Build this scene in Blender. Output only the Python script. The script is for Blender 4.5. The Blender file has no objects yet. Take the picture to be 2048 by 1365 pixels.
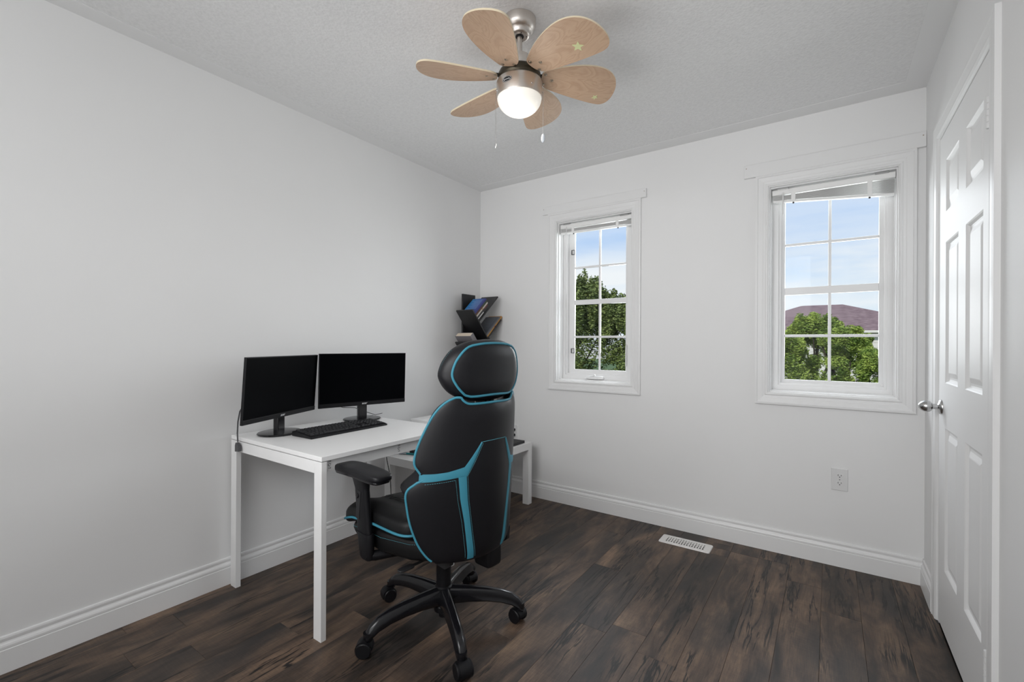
import bpy, bmesh, math, random
from mathutils import Vector, Matrix
random.seed(7)
S = bpy.context.scene
PI = math.pi
D2R = PI/180

# ------------------------------------------------------------------ camera
CAMPOS = Vector((2.397, -2.99, 1.172)); YAW = -0.606; ROLL = 0.005; FPX = 916.036
fw = Vector((math.sin(YAW), math.cos(YAW), 0)); rt = Vector((math.cos(YAW), -math.sin(YAW), 0)); up = Vector((0, 0, 1))
r2 = rt*math.cos(ROLL)+up*math.sin(ROLL); u2 = -rt*math.sin(ROLL)+up*math.cos(ROLL)
cd = bpy.data.cameras.new('camera'); cam = bpy.data.objects.new('camera', cd); S.collection.objects.link(cam)
cam.matrix_world = Matrix(((r2.x, u2.x, -fw.x, CAMPOS.x), (r2.y, u2.y, -fw.y, CAMPOS.y), (r2.z, u2.z, -fw.z, CAMPOS.z), (0, 0, 0, 1)))
cd.sensor_fit = 'HORIZONTAL'; cd.sensor_width = 36; cd.lens = FPX/2048*36; cd.shift_y = 5.5/2048; cd.clip_start = 0.03; cd.clip_end = 500
S.camera = cam

# ------------------------------------------------------------------ world, sun, window lights, added fill lights, exposure
W = bpy.data.worlds.new('world'); S.world = W; W.use_nodes = True
nt = W.node_tree; nt.nodes.clear()
def N(nt, t, **k):
    n = nt.nodes.new(t)
    for a, b in k.items(): setattr(n, a, b)
    return n
def ramp(nt, stops, interp='LINEAR'):
    n = nt.nodes.new('ShaderNodeValToRGB'); cr = n.color_ramp; cr.interpolation = interp
    while len(cr.elements) > 1: cr.elements.remove(cr.elements[-1])
    cr.elements[0].position = stops[0][0]; cr.elements[0].color = (*stops[0][1], 1)
    for p, c in stops[1:]:
        e = cr.elements.new(p); e.color = (*c, 1)
    return n
tc = N(nt, 'ShaderNodeTexCoord'); sep = N(nt, 'ShaderNodeSeparateXYZ'); nt.links.new(tc.outputs['Generated'], sep.inputs[0])
skyr = ramp(nt, [(0.0, (.30, .32, .30)), (0.495, (.40, .42, .42)), (0.505, (.76, .88, .97)), (0.54, (.70, .84, .97)), (0.60, (.50, .68, .96)), (0.70, (.38, .57, .92)), (0.85, (.30, .50, .90)), (1.0, (.24, .44, .86))])
ma = N(nt, 'ShaderNodeMath', operation='MULTIPLY_ADD'); ma.inputs[1].default_value = .5; ma.inputs[2].default_value = .5
nt.links.new(sep.outputs['Z'], ma.inputs[0]); nt.links.new(ma.outputs[0], skyr.inputs[0])
mp = N(nt, 'ShaderNodeMapping'); mp.inputs['Scale'].default_value = (1.6, 1.6, 9.0); mp.inputs['Location'].default_value = (.35, .1, .18)
nz = N(nt, 'ShaderNodeTexNoise'); nz.inputs['Scale'].default_value = 1.7; nz.inputs['Detail'].default_value = 7; nz.inputs['Roughness'].default_value = .52
cr = ramp(nt, [(0.28, (0, 0, 0)), (0.50, (1, 1, 1))])
nt.links.new(tc.outputs['Generated'], mp.inputs[0]); nt.links.new(mp.outputs[0], nz.inputs[0]); nt.links.new(nz.outputs['Fac'], cr.inputs[0])
band = ramp(nt, [(0.50, (.35, .35, .35)), (0.535, (.75, .75, .75)), (0.55, (1, 1, 1)), (0.575, (1, 1, 1)), (0.60, (.40, .40, .40)), (0.75, (.30, .30, .30))])   # a bank of low cloud above the horizon, thinner higher up
nt.links.new(ma.outputs[0], band.inputs[0])
cb = N(nt, 'ShaderNodeMixRGB', blend_type='MULTIPLY'); cb.inputs[0].default_value = 1; nt.links.new(cr.outputs[0], cb.inputs[1]); nt.links.new(band.outputs[0], cb.inputs[2])
mx = N(nt, 'ShaderNodeMixRGB'); mx.inputs[2].default_value = (.93, .96, .99, 1)
nt.links.new(cb.outputs[0], mx.inputs[0]); nt.links.new(skyr.outputs[0], mx.inputs[1])
bg = N(nt, 'ShaderNodeBackground'); bg.inputs[1].default_value = 1.0
wo = N(nt, 'ShaderNodeOutputWorld'); nt.links.new(mx.outputs[0], bg.inputs[0]); nt.links.new(bg.outputs[0], wo.inputs[0])
def light(name, typ, loc, target=None, energy=1, color=(1, 1, 1), **k):
    ld = bpy.data.lights.new(name, typ); ld.energy = energy; ld.color = color
    for a, b in k.items(): setattr(ld, a, b)
    o = bpy.data.objects.new(name, ld); S.collection.objects.link(o); o.location = loc
    if target is not None:
        o.rotation_euler = (Vector(target)-Vector(loc)).to_track_quat('-Z', 'Y').to_euler()
    return o
light('sun', 'SUN', (0, -10, 20), (3.0, 12, 0), 3.2, (1, .95, .86), angle=.01)
light('fill_light_back', 'AREA', (1.5, -3.60, 1.45), (1.1, 0, 1.0), 19, (1, 1, 1), shape='RECTANGLE', size=2.2, size_y=1.9)  # added unseen fill behind the camera, not a lamp of the room
light('window_light_left', 'AREA', (1.2, 1.1, 1.75), (.9, -1.2, 1.0), 62, (.96, .98, 1), shape='RECTANGLE', size=1.2, size_y=1.4)
light('window_light_right', 'AREA', (2.5, 1.1, 1.75), (1.8, -1.2, 1.0), 36, (.96, .98, 1), shape='RECTANGLE', size=1.2, size_y=1.4)
light('fill_light_low', 'AREA', (1.4, -3.6, 1.9), (1.4, 0, .4), 6.6, (1, 1, 1), shape='RECTANGLE', size=1.6, size_y=.8, spread=1.5)  # added fill to lift the lower back wall, no real fixture
light('fill_light_far', 'AREA', (1.4, -3.4, .6), (1.4, -.7, 2.44), 3.0, (1, 1, 1), shape='RECTANGLE', size=1.6, size_y=.8, spread=1.2)  # added fill aimed up to brighten the far ceiling, no real fixture
S.view_settings.view_transform = 'Standard'; S.view_settings.look = 'None'; S.view_settings.gamma = 1
S.view_settings.use_curve_mapping = False; S.view_settings.exposure = 0.0

# ------------------------------------------------------------------ materials
def mat(name, col, rough=.5, metal=0, spec=.5, bump=None, coat=0, noise=None, alpha=None, emit=None):
    m = bpy.data.materials.new(name); m.use_nodes = True; t = m.node_tree; b = t.nodes['Principled BSDF']
    b.inputs['Base Color'].default_value = (*col, 1); b.inputs['Roughness'].default_value = rough; b.inputs['Metallic'].default_value = metal
    b.inputs['Specular IOR Level'].default_value = spec; b.inputs['Coat Weight'].default_value = coat
    if emit: b.inputs['Emission Color'].default_value = (*emit[0], 1); b.inputs['Emission Strength'].default_value = emit[1]
    tcn = N(t, 'ShaderNodeTexCoord')
    if noise:      # (scale, amount)
        n = N(t, 'ShaderNodeTexNoise'); n.inputs['Scale'].default_value = noise[0]; n.inputs['Detail'].default_value = 4
        t.links.new(tcn.outputs['Object'], n.inputs[0]); a = noise[1]
        r = ramp(t, [(.3, tuple(c*(1-a) for c in col)), (.7, tuple(min(1, c*(1+a)) for c in col))])
        t.links.new(n.outputs['Fac'], r.inputs[0]); t.links.new(r.outputs[0], b.inputs['Base Color'])
    if bump:       # (scale, strength, distance)
        n = N(t, 'ShaderNodeTexNoise'); n.inputs['Scale'].default_value = bump[0]; n.inputs['Detail'].default_value = 5
        bn = N(t, 'ShaderNodeBump'); bn.inputs['Strength'].default_value = bump[1]; bn.inputs['Distance'].default_value = bump[2]
        t.links.new(tcn.outputs['Object'], n.inputs[0]); t.links.new(n.outputs['Fac'], bn.inputs['Height']); t.links.new(bn.outputs[0], b.inputs['Normal'])
    return m
M = {}
M['wall'] = mat('wall_paint', (.85, .85, .85), .55, bump=(60, .05, .002), noise=(1.2, .012))
M['ceil_smooth'] = mat('ceiling_border_paint', (.85, .85, .85), .7)
M['trim'] = mat('trim_paint', (.85, .85, .85), .38)
M['door'] = mat('door_paint', (.86, .86, .86), .45)
M['vinyl'] = mat('window_vinyl', (.86, .86, .86), .35)
M['blind'] = mat('blind_vinyl', (.92, .92, .91), .4)
M['plastic_w'] = mat('white_plastic', (.78, .78, .78), .35)
M['desk'] = mat('desk_melamine', (.88, .88, .88), .38, noise=(6, .01))
M['deskmetal'] = mat('white_powder_coat', (.86, .86, .86), .42, noise=(9, .02))
M['register'] = mat('register_enamel', (.84, .82, .80), .4)
M['black_pl'] = mat('black_plastic', (.006, .006, .0075), .42, spec=.28, bump=(300, .1, .0004))
M['black_gloss'] = mat('glossy_black_nylon', (.008, .008, .010), .16)
M['black_matte'] = mat('matte_black', (.014, .014, .016), .55)
M['dark'] = mat('dark_void', (.01, .01, .01), .9)
M['screen'] = mat('screen_off', (.0012, .0015, .0022), .35, spec=.04)
M['leather'] = mat('black_leatherette', (.0055, .0055, .0075), .42, spec=.34, bump=(420, .25, .0006))
M['leather2'] = mat('black_leatherette_matte', (.0045, .0045, .005), .5, spec=.3, bump=(420, .25, .0006))
M['cyan'] = mat('turquoise_fabric', (.040, .235, .325), .6, bump=(700, .2, .0005))
M['stitch'] = mat('turquoise_thread', (.10, .38, .46), .6)
M['nickel'] = mat('brushed_nickel', (.66, .62, .58), .36, 1, bump=(90, .05, .001))
M['chrome'] = mat('satin_chrome', (.55, .55, .55), .22, 1)
M['bronze'] = mat('dark_bronze', (.06, .05, .035), .35, .8)
M['screw'] = mat('screw_metal', (.45, .38, .30), .3, 1)
M['shelf_bl'] = mat('black_stained_board', (.012, .012, .013), .42, bump=(40, .06, .001))
M['logo'] = mat('silver_print', (.75, .75, .77), .3)
M['ink'] = mat('grey_ink', (.08, .08, .08), .6)
M['pages'] = mat('book_pages', (.72, .62, .50), .8, bump=(200, .3, .001))
M['grey_cable'] = mat('grey_cable', (.07, .07, .075), .5)
M['glow'] = mat('lamp_glass', (.75, .74, .70), .3, emit=((1, .93, .82), .40))
M['star'] = mat('pale_star_sticker', (.62, .66, .36), .5)
M['paper'] = mat('white_paper', (.85, .85, .85), .6)
M['teal'] = mat('teal_plastic', (.02, .22, .24), .4)
M['clear'] = mat('grey_clear_plastic', (.35, .38, .42), .15)
M['edge'] = mat('blade_edge_band', (.72, .62, .45), .5)

def glass_mat():
    m = bpy.data.materials.new('window_glass'); m.use_nodes = True; t = m.node_tree; t.nodes.clear()
    tr = N(t, 'ShaderNodeBsdfTransparent'); tr.inputs[0].default_value = (.97, .98, .98, 1)
    gl = N(t, 'ShaderNodeBsdfGlossy'); gl.inputs['Roughness'].default_value = .02
    fr = N(t, 'ShaderNodeFresnel'); fr.inputs[0].default_value = 1.16
    mm = N(t, 'ShaderNodeMixShader'); o = N(t, 'ShaderNodeOutputMaterial')
    t.links.new(fr.outputs[0], mm.inputs[0]); t.links.new(tr.outputs[0], mm.inputs[1]); t.links.new(gl.outputs[0], mm.inputs[2]); t.links.new(mm.outputs[0], o.inputs[0])
    return m
M['glass'] = glass_mat()

def ceil_mat():
    m = mat('stippled_ceiling', (.74, .74, .74), .8); t = m.node_tree; b = t.nodes['Principled BSDF']
    tcn = N(t, 'ShaderNodeTexCoord'); v = N(t, 'ShaderNodeTexVoronoi'); v.inputs['Scale'].default_value = 95
    n = N(t, 'ShaderNodeTexNoise'); n.inputs['Scale'].default_value = 70; n.inputs['Detail'].default_value = 6; n.inputs['Roughness'].default_value = .65
    ad = N(t, 'ShaderNodeMath', operation='SUBTRACT'); bn = N(t, 'ShaderNodeBump'); bn.inputs['Strength'].default_value = .32; bn.inputs['Distance'].default_value = .004
    t.links.new(tcn.outputs['Object'], v.inputs[0]); t.links.new(tcn.outputs['Object'], n.inputs[0])
    t.links.new(n.outputs['Fac'], ad.inputs[0]); t.links.new(v.outputs['Distance'], ad.inputs[1])
    t.links.new(ad.outputs[0], bn.inputs['Height']); t.links.new(bn.outputs[0], b.inputs['Normal'])
    r = ramp(t, [(.35, (.79, .79, .79)), (.6, (.85, .85, .85))]); t.links.new(n.outputs['Fac'], r.inputs[0]); t.links.new(r.outputs[0], b.inputs['Base Color'])
    return m
M['ceiling'] = ceil_mat()

def plank_mat():
    m = mat('dark_laminate', (.06, .04, .03), .42); t = m.node_tree; b = t.nodes['Principled BSDF']; L = t.links.new
    tcn = N(t, 'ShaderNodeTexCoord'); oi = N(t, 'ShaderNodeObjectInfo')
    # every plank reads its own patch of the wood
    mul = N(t, 'ShaderNodeVectorMath', operation='SCALE'); cmb = N(t, 'ShaderNodeCombineXYZ')
    L(oi.outputs['Random'], cmb.inputs[0]); L(oi.outputs['Random'], cmb.inputs[1]); L(oi.outputs['Random'], cmb.inputs[2])
    L(cmb.outputs[0], mul.inputs[0]); mul.inputs['Scale'].default_value = 37
    add = N(t, 'ShaderNodeVectorMath', operation='ADD'); L(tcn.outputs['Object'], add.inputs[0]); L(mul.outputs[0], add.inputs[1])
    def mapped(sc):
        q = N(t, 'ShaderNodeMapping'); q.inputs['Scale'].default_value = sc; L(add.outputs[0], q.inputs[0]); return q
    def noise(src, s, d=4, ro=.55, dist=0):
        n = N(t, 'ShaderNodeTexNoise'); n.inputs['Scale'].default_value = s; n.inputs['Detail'].default_value = d; n.inputs['Roughness'].default_value = ro; n.inputs['Distortion'].default_value = dist
        L(src.outputs[0], n.inputs[0]); return n
    base = noise(mapped((5.0, 1.3, 1)), 2.0, 5, .6, .6)            # broad cloudy streaks
    r1 = ramp(t, [(.30, (.022, .017, .015)), (.42, (.052, .037, .029)), (.50, (.092, .062, .046)), (.60, (.14, .094, .066)), (.74, (.215, .145, .097))]); L(base.outputs['Fac'], r1.inputs[0])
    cool = noise(mapped((2.2, .7, 1)), 2.2, 3, .5); r2_ = ramp(t, [(.52, (0, 0, 0)), (.62, (1, 1, 1))]); L(cool.outputs['Fac'], r2_.inputs[0])
    m1 = N(t, 'ShaderNodeMixRGB'); m1.inputs[2].default_value = (.030, .027, .027, 1); L(r1.outputs[0], m1.inputs[1])
    f1 = N(t, 'ShaderNodeMath', operation='MULTIPLY'); f1.inputs[1].default_value = .68; L(r2_.outputs[0], f1.inputs[0]); L(f1.outputs[0], m1.inputs[0])
    grain = noise(mapped((42, 2.4, 1)), 5.0, 8, .74, .3); r3 = ramp(t, [(.3, (.52, .52, .53)), (.7, (1.45, 1.42, 1.36))]); L(grain.outputs['Fac'], r3.inputs[0])
    m2 = N(t, 'ShaderNodeMixRGB', blend_type='MULTIPLY'); m2.inputs[0].default_value = 1; L(m1.outputs[0], m2.inputs[1]); L(r3.outputs[0], m2.inputs[2])
    # short saw marks across the board
    saw = noise(mapped((3, 150, 1)), 1.5, 2, .5, .4); r5 = ramp(t, [(.45, (.86, .86, .86)), (.6, (1.12, 1.1, 1.08))]); L(saw.outputs['Fac'], r5.inputs[0])
    m2b = N(t, 'ShaderNodeMixRGB', blend_type='MULTIPLY'); m2b.inputs[0].default_value = .45; L(m2.outputs[0], m2b.inputs[1]); L(r5.outputs[0], m2b.inputs[2])
    # thin wavy dark cracks
    ck = noise(mapped((13, .9, 1)), 1.3, 5, .6, .35)
    sb = N(t, 'ShaderNodeMath', operation='SUBTRACT'); sb.inputs[1].default_value = .5; ab = N(t, 'ShaderNodeMath', operation='ABSOLUTE'); L(ck.outputs['Fac'], sb.inputs[0]); L(sb.outputs[0], ab.inputs[0])
    gate = noise(mapped((2.5, 1.2, 1)), 1.4, 2); rg = ramp(t, [(.47, (0, 0, 0)), (.56, (1, 1, 1))]); L(gate.outputs['Fac'], rg.inputs[0])
    rc = ramp(t, [(0.0, (1, 1, 1)), (.010, (1, 1, 1)), (.026, (0, 0, 0))]); L(ab.outputs[0], rc.inputs[0])
    mg = N(t, 'ShaderNodeMath', operation='MULTIPLY'); L(rc.outputs[0], mg.inputs[0]); L(rg.outputs[0], mg.inputs[1])
    m3 = N(t, 'ShaderNodeMixRGB'); m3.inputs[2].default_value = (.010, .008, .007, 1); L(mg.outputs[0], m3.inputs[0]); L(m2b.outputs[0], m3.inputs[1])
    # small pale scuffs and knots
    vk = N(t, 'ShaderNodeTexVoronoi'); vk.inputs['Scale'].default_value = 2.6; L(mapped((2.2, 1, 1)).outputs[0], vk.inputs[0])
    rk = ramp(t, [(0, (1, 1, 1)), (.045, (.8, .8, .8)), (.075, (0, 0, 0))]); L(vk.outputs['Distance'], rk.inputs[0])
    kn = noise(mapped((30, 30, 1)), 4, 3); kg = N(t, 'ShaderNodeMath', operation='MULTIPLY'); L(rk.outputs[0], kg.inputs[0]); L(kn.outputs['Fac'], kg.inputs[1])
    m4 = N(t, 'ShaderNodeMixRGB'); m4.inputs[2].default_value = (.20, .14, .10, 1); L(kg.outputs[0], m4.inputs[0]); L(m3.outputs[0], m4.inputs[1])
    # plank to plank tone
    rv = N(t, 'ShaderNodeMapRange'); rv.inputs['To Min'].default_value = .80; rv.inputs['To Max'].default_value = 1.22; L(oi.outputs['Random'], rv.inputs[0])
    m5 = N(t, 'ShaderNodeVectorMath', operation='SCALE'); L(m4.outputs[0], m5.inputs[0]); L(rv.outputs[0], m5.inputs['Scale'])
    L(m5.outputs[0], b.inputs['Base Color'])
    rr = ramp(t, [(.3, (.42, .42, .42)), (.7, (.58, .58, .58))]); L(grain.outputs['Fac'], rr.inputs[0]); L(rr.outputs[0], b.inputs['Roughness'])
    bn = N(t, 'ShaderNodeBump'); bn.inputs['Strength'].default_value = .25; bn.inputs['Distance'].default_value = .001; L(grain.outputs['Fac'], bn.inputs['Height']); L(bn.outputs[0], b.inputs['Normal'])
    return m
M['plank'] = plank_mat()

def birch_mat():
    m = mat('birch_blade', (.5, .33, .2), .45); t = m.node_tree; b = t.nodes['Principled BSDF']; L = t.links.new
    tcn = N(t, 'ShaderNodeTexCoord'); q = N(t, 'ShaderNodeMapping'); q.inputs['Scale'].default_value = (3.2, 9, 1)
    n = N(t, 'ShaderNodeTexNoise'); n.inputs['Scale'].default_value = 1.6; n.inputs['Detail'].default_value = 2; n.inputs['Distortion'].default_value = .8
    L(tcn.outputs['Object'], q.inputs[0]); L(q.outputs[0], n.inputs[0])
    mu = N(t, 'ShaderNodeMath', operation='MULTIPLY'); mu.inputs[1].default_value = 9; fr = N(t, 'ShaderNodeMath', operation='FRACT'); L(n.outputs['Fac'], mu.inputs[0]); L(mu.outputs[0], fr.inputs[0])
    r = ramp(t, [(0, (.54, .36, .24)), (.3, (.59, .405, .28)), (.8, (.62, .435, .30)), (1, (.54, .36, .24))]); L(fr.outputs[0], r.inputs[0])
    n2 = N(t, 'ShaderNodeTexNoise'); n2.inputs['Scale'].default_value = 8; q2 = N(t, 'ShaderNodeMapping'); q2.inputs['Scale'].default_value = (4, 60, 1); L(tcn.outputs['Object'], q2.inputs[0]); L(q2.outputs[0], n2.inputs[0])
    mm = N(t, 'ShaderNodeMixRGB', blend_type='MULTIPLY'); mm.inputs[0].default_value = .22; L(r.outputs[0], mm.inputs[1]); L(n2.outputs['Fac'], mm.inputs[2]); L(mm.outputs[0], b.inputs['Base Color'])
    return m
M['birch'] = birch_mat()

def quilt_mat():
    m = mat('quilted_leatherette', (.006, .006, .0065), .45, spec=.35); t = m.node_tree; b = t.nodes['Principled BSDF']; L = t.links.new
    tcn = N(t, 'ShaderNodeTexCoord'); q = N(t, 'ShaderNodeMapping'); q.inputs['Rotation'].default_value = (0, 0, PI/4); q.inputs['Scale'].default_value = (34, 34, 0)
    v = N(t, 'ShaderNodeTexVoronoi', distance='CHEBYCHEV'); v.inputs['Randomness'].default_value = 0; v.inputs['Scale'].default_value = 1
    bn = N(t, 'ShaderNodeBump'); bn.inputs['Strength'].default_value = .8; bn.inputs['Distance'].default_value = .006; bn.invert = True
    L(tcn.outputs['Object'], q.inputs[0]); L(q.outputs[0], v.inputs[0]); L(v.outputs['Distance'], bn.inputs['Height']); L(bn.outputs[0], b.inputs['Normal'])
    return m
M['quilt'] = quilt_mat()

def roof_mat():
    m = mat('mauve_shingles', (.17, .115, .115), .85); t = m.node_tree; b = t.nodes['Principled BSDF']; tcn = N(t, 'ShaderNodeTexCoord')
    q = N(t, 'ShaderNodeMapping'); q.inputs['Scale'].default_value = (1.6, 1.6, 9); n = N(t, 'ShaderNodeTexNoise'); n.inputs['Scale'].default_value = 1.8; n.inputs['Detail'].default_value = 6; n.inputs['Roughness'].default_value = .7
    t.links.new(tcn.outputs['Object'], q.inputs[0]); t.links.new(q.outputs[0], n.inputs[0]); r = ramp(t, [(.36, (.125, .078, .085)), (.5, (.185, .122, .125)), (.66, (.26, .185, .185))]); t.links.new(n.outputs['Fac'], r.inputs[0]); t.links.new(r.outputs[0], b.inputs['Base Color']); return m
def leaf_mat(name, c1, c2):
    m = mat(name, c1, .55); t = m.node_tree; b = t.nodes['Principled BSDF']
    tcn = N(t, 'ShaderNodeTexCoord'); n = N(t, 'ShaderNodeTexNoise'); n.inputs['Scale'].default_value = 3.5; n.inputs['Detail'].default_value = 6
    t.links.new(tcn.outputs['Object'], n.inputs[0]); r = ramp(t, [(.35, c1), (.65, c2)]); t.links.new(n.outputs['Fac'], r.inputs[0]); t.links.new(r.outputs[0], b.inputs['Base Color'])
    b.inputs['Specular IOR Level'].default_value = .2
    return m
M['leaf'] = leaf_mat('bright_leaves', (.10, .17, .03), (.34, .43, .09))
M['needle'] = leaf_mat('olive_leaves', (.10, .14, .045), (.22, .27, .085))
M['fartree'] = leaf_mat('distant_leaves', (.05, .075, .05), (.09, .12, .075))
M['bark'] = mat('bark', (.05, .04, .03), .9, bump=(20, .5, .01))
M['grass'] = mat('grass', (.07, .12, .03), .9, noise=(2, .3))
M['siding'] = mat('pale_siding', (.62, .60, .57), .7, noise=(.5, .05))
M['roof'] = roof_mat()
M['ext'] = mat('outer_wall', (.6, .58, .55), .8)

# ------------------------------------------------------------------ mesh helpers
class MB:
    """collects faces; V, F lists and a per-face material index / smooth flag"""
    def __init__(s): s.V = []; s.F = []; s.mi = []; s.sm = []
    def add(s, verts, faces, mi=0, smooth=False, mtx=None):
        o = len(s.V)
        s.V += [tuple(mtx @ Vector(v)) if mtx is not None else tuple(v) for v in verts]
        s.F += [tuple(o+i for i in f) for f in faces]; s.mi += [mi]*len(faces); s.sm += [smooth]*len(faces)
        return s
    def box(s, a, b, mi=0, mtx=None):
        x0, y0, z0 = a; x1, y1, z1 = b
        v = [(x0, y0, z0), (x1, y0, z0), (x1, y1, z0), (x0, y1, z0), (x0, y0, z1), (x1, y0, z1), (x1, y1, z1), (x0, y1, z1)]
        return s.add(v, [(0, 3, 2, 1), (4, 5, 6, 7), (0, 1, 5, 4), (1, 2, 6, 5), (2, 3, 7, 6), (3, 0, 4, 7)], mi, False, mtx)
    def lathe(s, prof, n=32, mi=0, mtx=None, sx=1, sy=1):
        v = []; f = []
        for r, z in prof:
            for i in range(n): a = 2*PI*i/n; v.append((r*math.cos(a)*sx, r*math.sin(a)*sy, z))
        m = len(prof)
        for j in range(m-1):
            for i in range(n): k = (i+1) % n; f.append((j*n+i, j*n+k, (j+1)*n+k, (j+1)*n+i))
        if prof[0][0] > 1e-6: f.append(tuple(range(n))[::-1])
        if prof[-1][0] > 1e-6: f.append(tuple((m-1)*n+i for i in range(n)))
        return s.add(v, f, mi, True, mtx)
    def tube(s, pts, r, n=8, mi=0, closed=False, mtx=None, rr=None):
        P = [Vector(p) for p in pts]; m = len(P); v = []; f = []; prev = None
        for i in range(m):
            a = P[(i-1) % m] if (closed or i > 0) else P[i]; b = P[(i+1) % m] if (closed or i < m-1) else P[i]
            t = (b-a).normalized() if (b-a).length > 1e-9 else Vector((0, 0, 1))
            if prev is None:
                q = Vector((0, 0, 1)) if abs(t.z) < .9 else Vector((1, 0, 0)); nrm = (q-t*q.dot(t)).normalized()
            else:
                nrm = prev-t*prev.dot(t); nrm = nrm.normalized() if nrm.length > 1e-6 else prev
            prev = nrm; bi = t.cross(nrm); R = rr[i] if rr else r
            for k in range(n): an = 2*PI*k/n; v.append(tuple(P[i]+(nrm*math.cos(an)+bi*math.sin(an))*R))
        for i in range(m if closed else m-1):
            j = (i+1) % m
            for k in range(n): l = (k+1) % n; f.append((i*n+k, i*n+l, j*n+l, j*n+k))
        if not closed: f.append(tuple(range(n))[::-1]); f.append(tuple((m-1)*n+k for k in range(n)))
        return s.add(v, f, mi, True, mtx)
    def squad(s, c, r, e1=.4, e2=.4, nu=28, nv=16, mi=0, mtx=None, fn=None):
        """superquadric (rounded cushion)"""
        sp = lambda x, e: math.copysign(abs(x)**e, x)
        v = []; f = []
        for j in range(nv+1):
            ph = -PI/2+PI*j/nv
            for i in range(nu):
                th = 2*PI*i/nu
                x = sp(math.cos(ph), e1)*sp(math.cos(th), e2); y = sp(math.cos(ph), e1)*sp(math.sin(th), e2); z = sp(math.sin(ph), e1)
                p = [c[0]+r[0]*x, c[1]+r[1]*y, c[2]+r[2]*z]
                if fn: p = fn(p, x, y, z)
                v.append(tuple(p))
        for j in range(nv):
            for i in range(nu): k = (i+1) % nu; f.append((j*nu+i, j*nu+k, (j+1)*nu+k, (j+1)*nu+i))
        return s.add(v, f, mi, True, mtx)
    def prism(s, pts, h0, h1, mi=0, mtx=None, mi_side=None):
        """polygon in xy extruded along z"""
        n = len(pts); v = [(x, y, h0) for x, y in pts]+[(x, y, h1) for x, y in pts]
        s.add(v, [tuple(range(n))[::-1], tuple(range(n, 2*n))], mi, False, mtx)
        return s.add(v, [(i, (i+1) % n, n+(i+1) % n, n+i) for i in range(n)], mi if mi_side is None else mi_side, False, mtx)
    def frame(s, x1, x2, z1, z2, prof, mi=0, mtx=None, smooth=False, close=True):
        """mitred rectangular frame in the xz plane; prof = [(inset, y)]; y negative = towards the room"""
        v = []; n = len(prof)
        for ins, y in prof: v += [(x1+ins, y, z1+ins), (x2-ins, y, z1+ins), (x2-ins, y, z2-ins), (x1+ins, y, z2-ins)]
        f = []; rng = range(n) if close else range(n-1)
        for j in rng:
            k = (j+1) % n
            for c in range(4): d = (c+1) % 4; f.append((j*4+c, j*4+d, k*4+d, k*4+c))
        return s.add(v, f, mi, smooth, mtx)
    def build(s, name, m, parent=None, bevel=0, angle=40, loc=None, rot=None, seg=2):
        me = bpy.data.meshes.new(name); me.from_pydata(s.V, [], s.F)
        for mm in (m if isinstance(m, (list, tuple)) else [m]): me.materials.append(M[mm] if isinstance(mm, str) else mm)
        me.polygons.foreach_set('material_index', s.mi)
        me.validate(); bm = bmesh.new(); bm.from_mesh(me); bmesh.ops.remove_doubles(bm, verts=bm.verts, dist=1e-6) if any(s.sm) else None
        bmesh.ops.recalc_face_normals(bm, faces=bm.faces); bm.to_mesh(me); bm.free()
        if any(s.sm):
            me.polygons.foreach_set('use_smooth', [True]*len(me.polygons)); me.set_sharp_from_angle(angle=angle*D2R)
        o = bpy.data.objects.new(name, me); S.collection.objects.link(o)
        if parent: o.parent = parent
        if loc: o.location = loc
        if rot: o.rotation_euler = rot
        if bevel:
            b = o.modifiers.new('bevel', 'BEVEL'); b.width = bevel; b.segments = seg; b.limit_method = 'ANGLE'; b.angle_limit = 35*D2R
        return o
def tag(o, label, cat, group=None):
    o['label'] = label; o['category'] = cat
    if group: o['group'] = group
    return o
def struct(o): o['kind'] = 'structure'; return o
def thing(name, label, cat, loc=(0, 0, 0), rotz=0, group=None):
    o = bpy.data.objects.new(name, None); S.collection.objects.link(o); o.location = loc; o.rotation_euler = (0, 0, rotz); o.empty_display_size = .05
    return tag(o, label, cat, group)
def sempty(name, loc=(0, 0, 0), rotz=0):
    o = bpy.data.objects.new(name, None); S.collection.objects.link(o); o.location = loc; o.rotation_euler = (0, 0, rotz); o.empty_display_size = .05
    return struct(o)
def clone(o, parent, name=None):
    c = o.copy(); S.collection.objects.link(c); c.parent = parent
    if name: c.name = name
    for ch in list(o.children): clone(ch, c)
    return c
def interp(tab, x):
    if x <= tab[0][0]: return tab[0][1]
    for (a, b), (c, d) in zip(tab, tab[1:]):
        if x <= c: return b+(d-b)*(x-a)/(c-a)
    return tab[-1][1]
def smooth_tab(tab, n=6):
    """Catmull-Rom refinement of a table of (x, value) pairs, x ascending"""
    out = []
    for i in range(len(tab)-1):
        p0, p1, p2, p3 = tab[max(0, i-1)], tab[i], tab[i+1], tab[min(len(tab)-1, i+2)]
        d = p2[0]-p1[0]; m1 = (p2[1]-p0[1])/max(1e-9, p2[0]-p0[0])*d; m2 = (p3[1]-p1[1])/max(1e-9, p3[0]-p1[0])*d
        for k in range(n):
            t = k/n; out.append((p1[0]+d*t, (2*t**3-3*t*t+1)*p1[1]+(t**3-2*t*t+t)*m1+(-2*t**3+3*t*t)*p2[1]+(t**3-t*t)*m2))
    return out+[tab[-1]]
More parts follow.
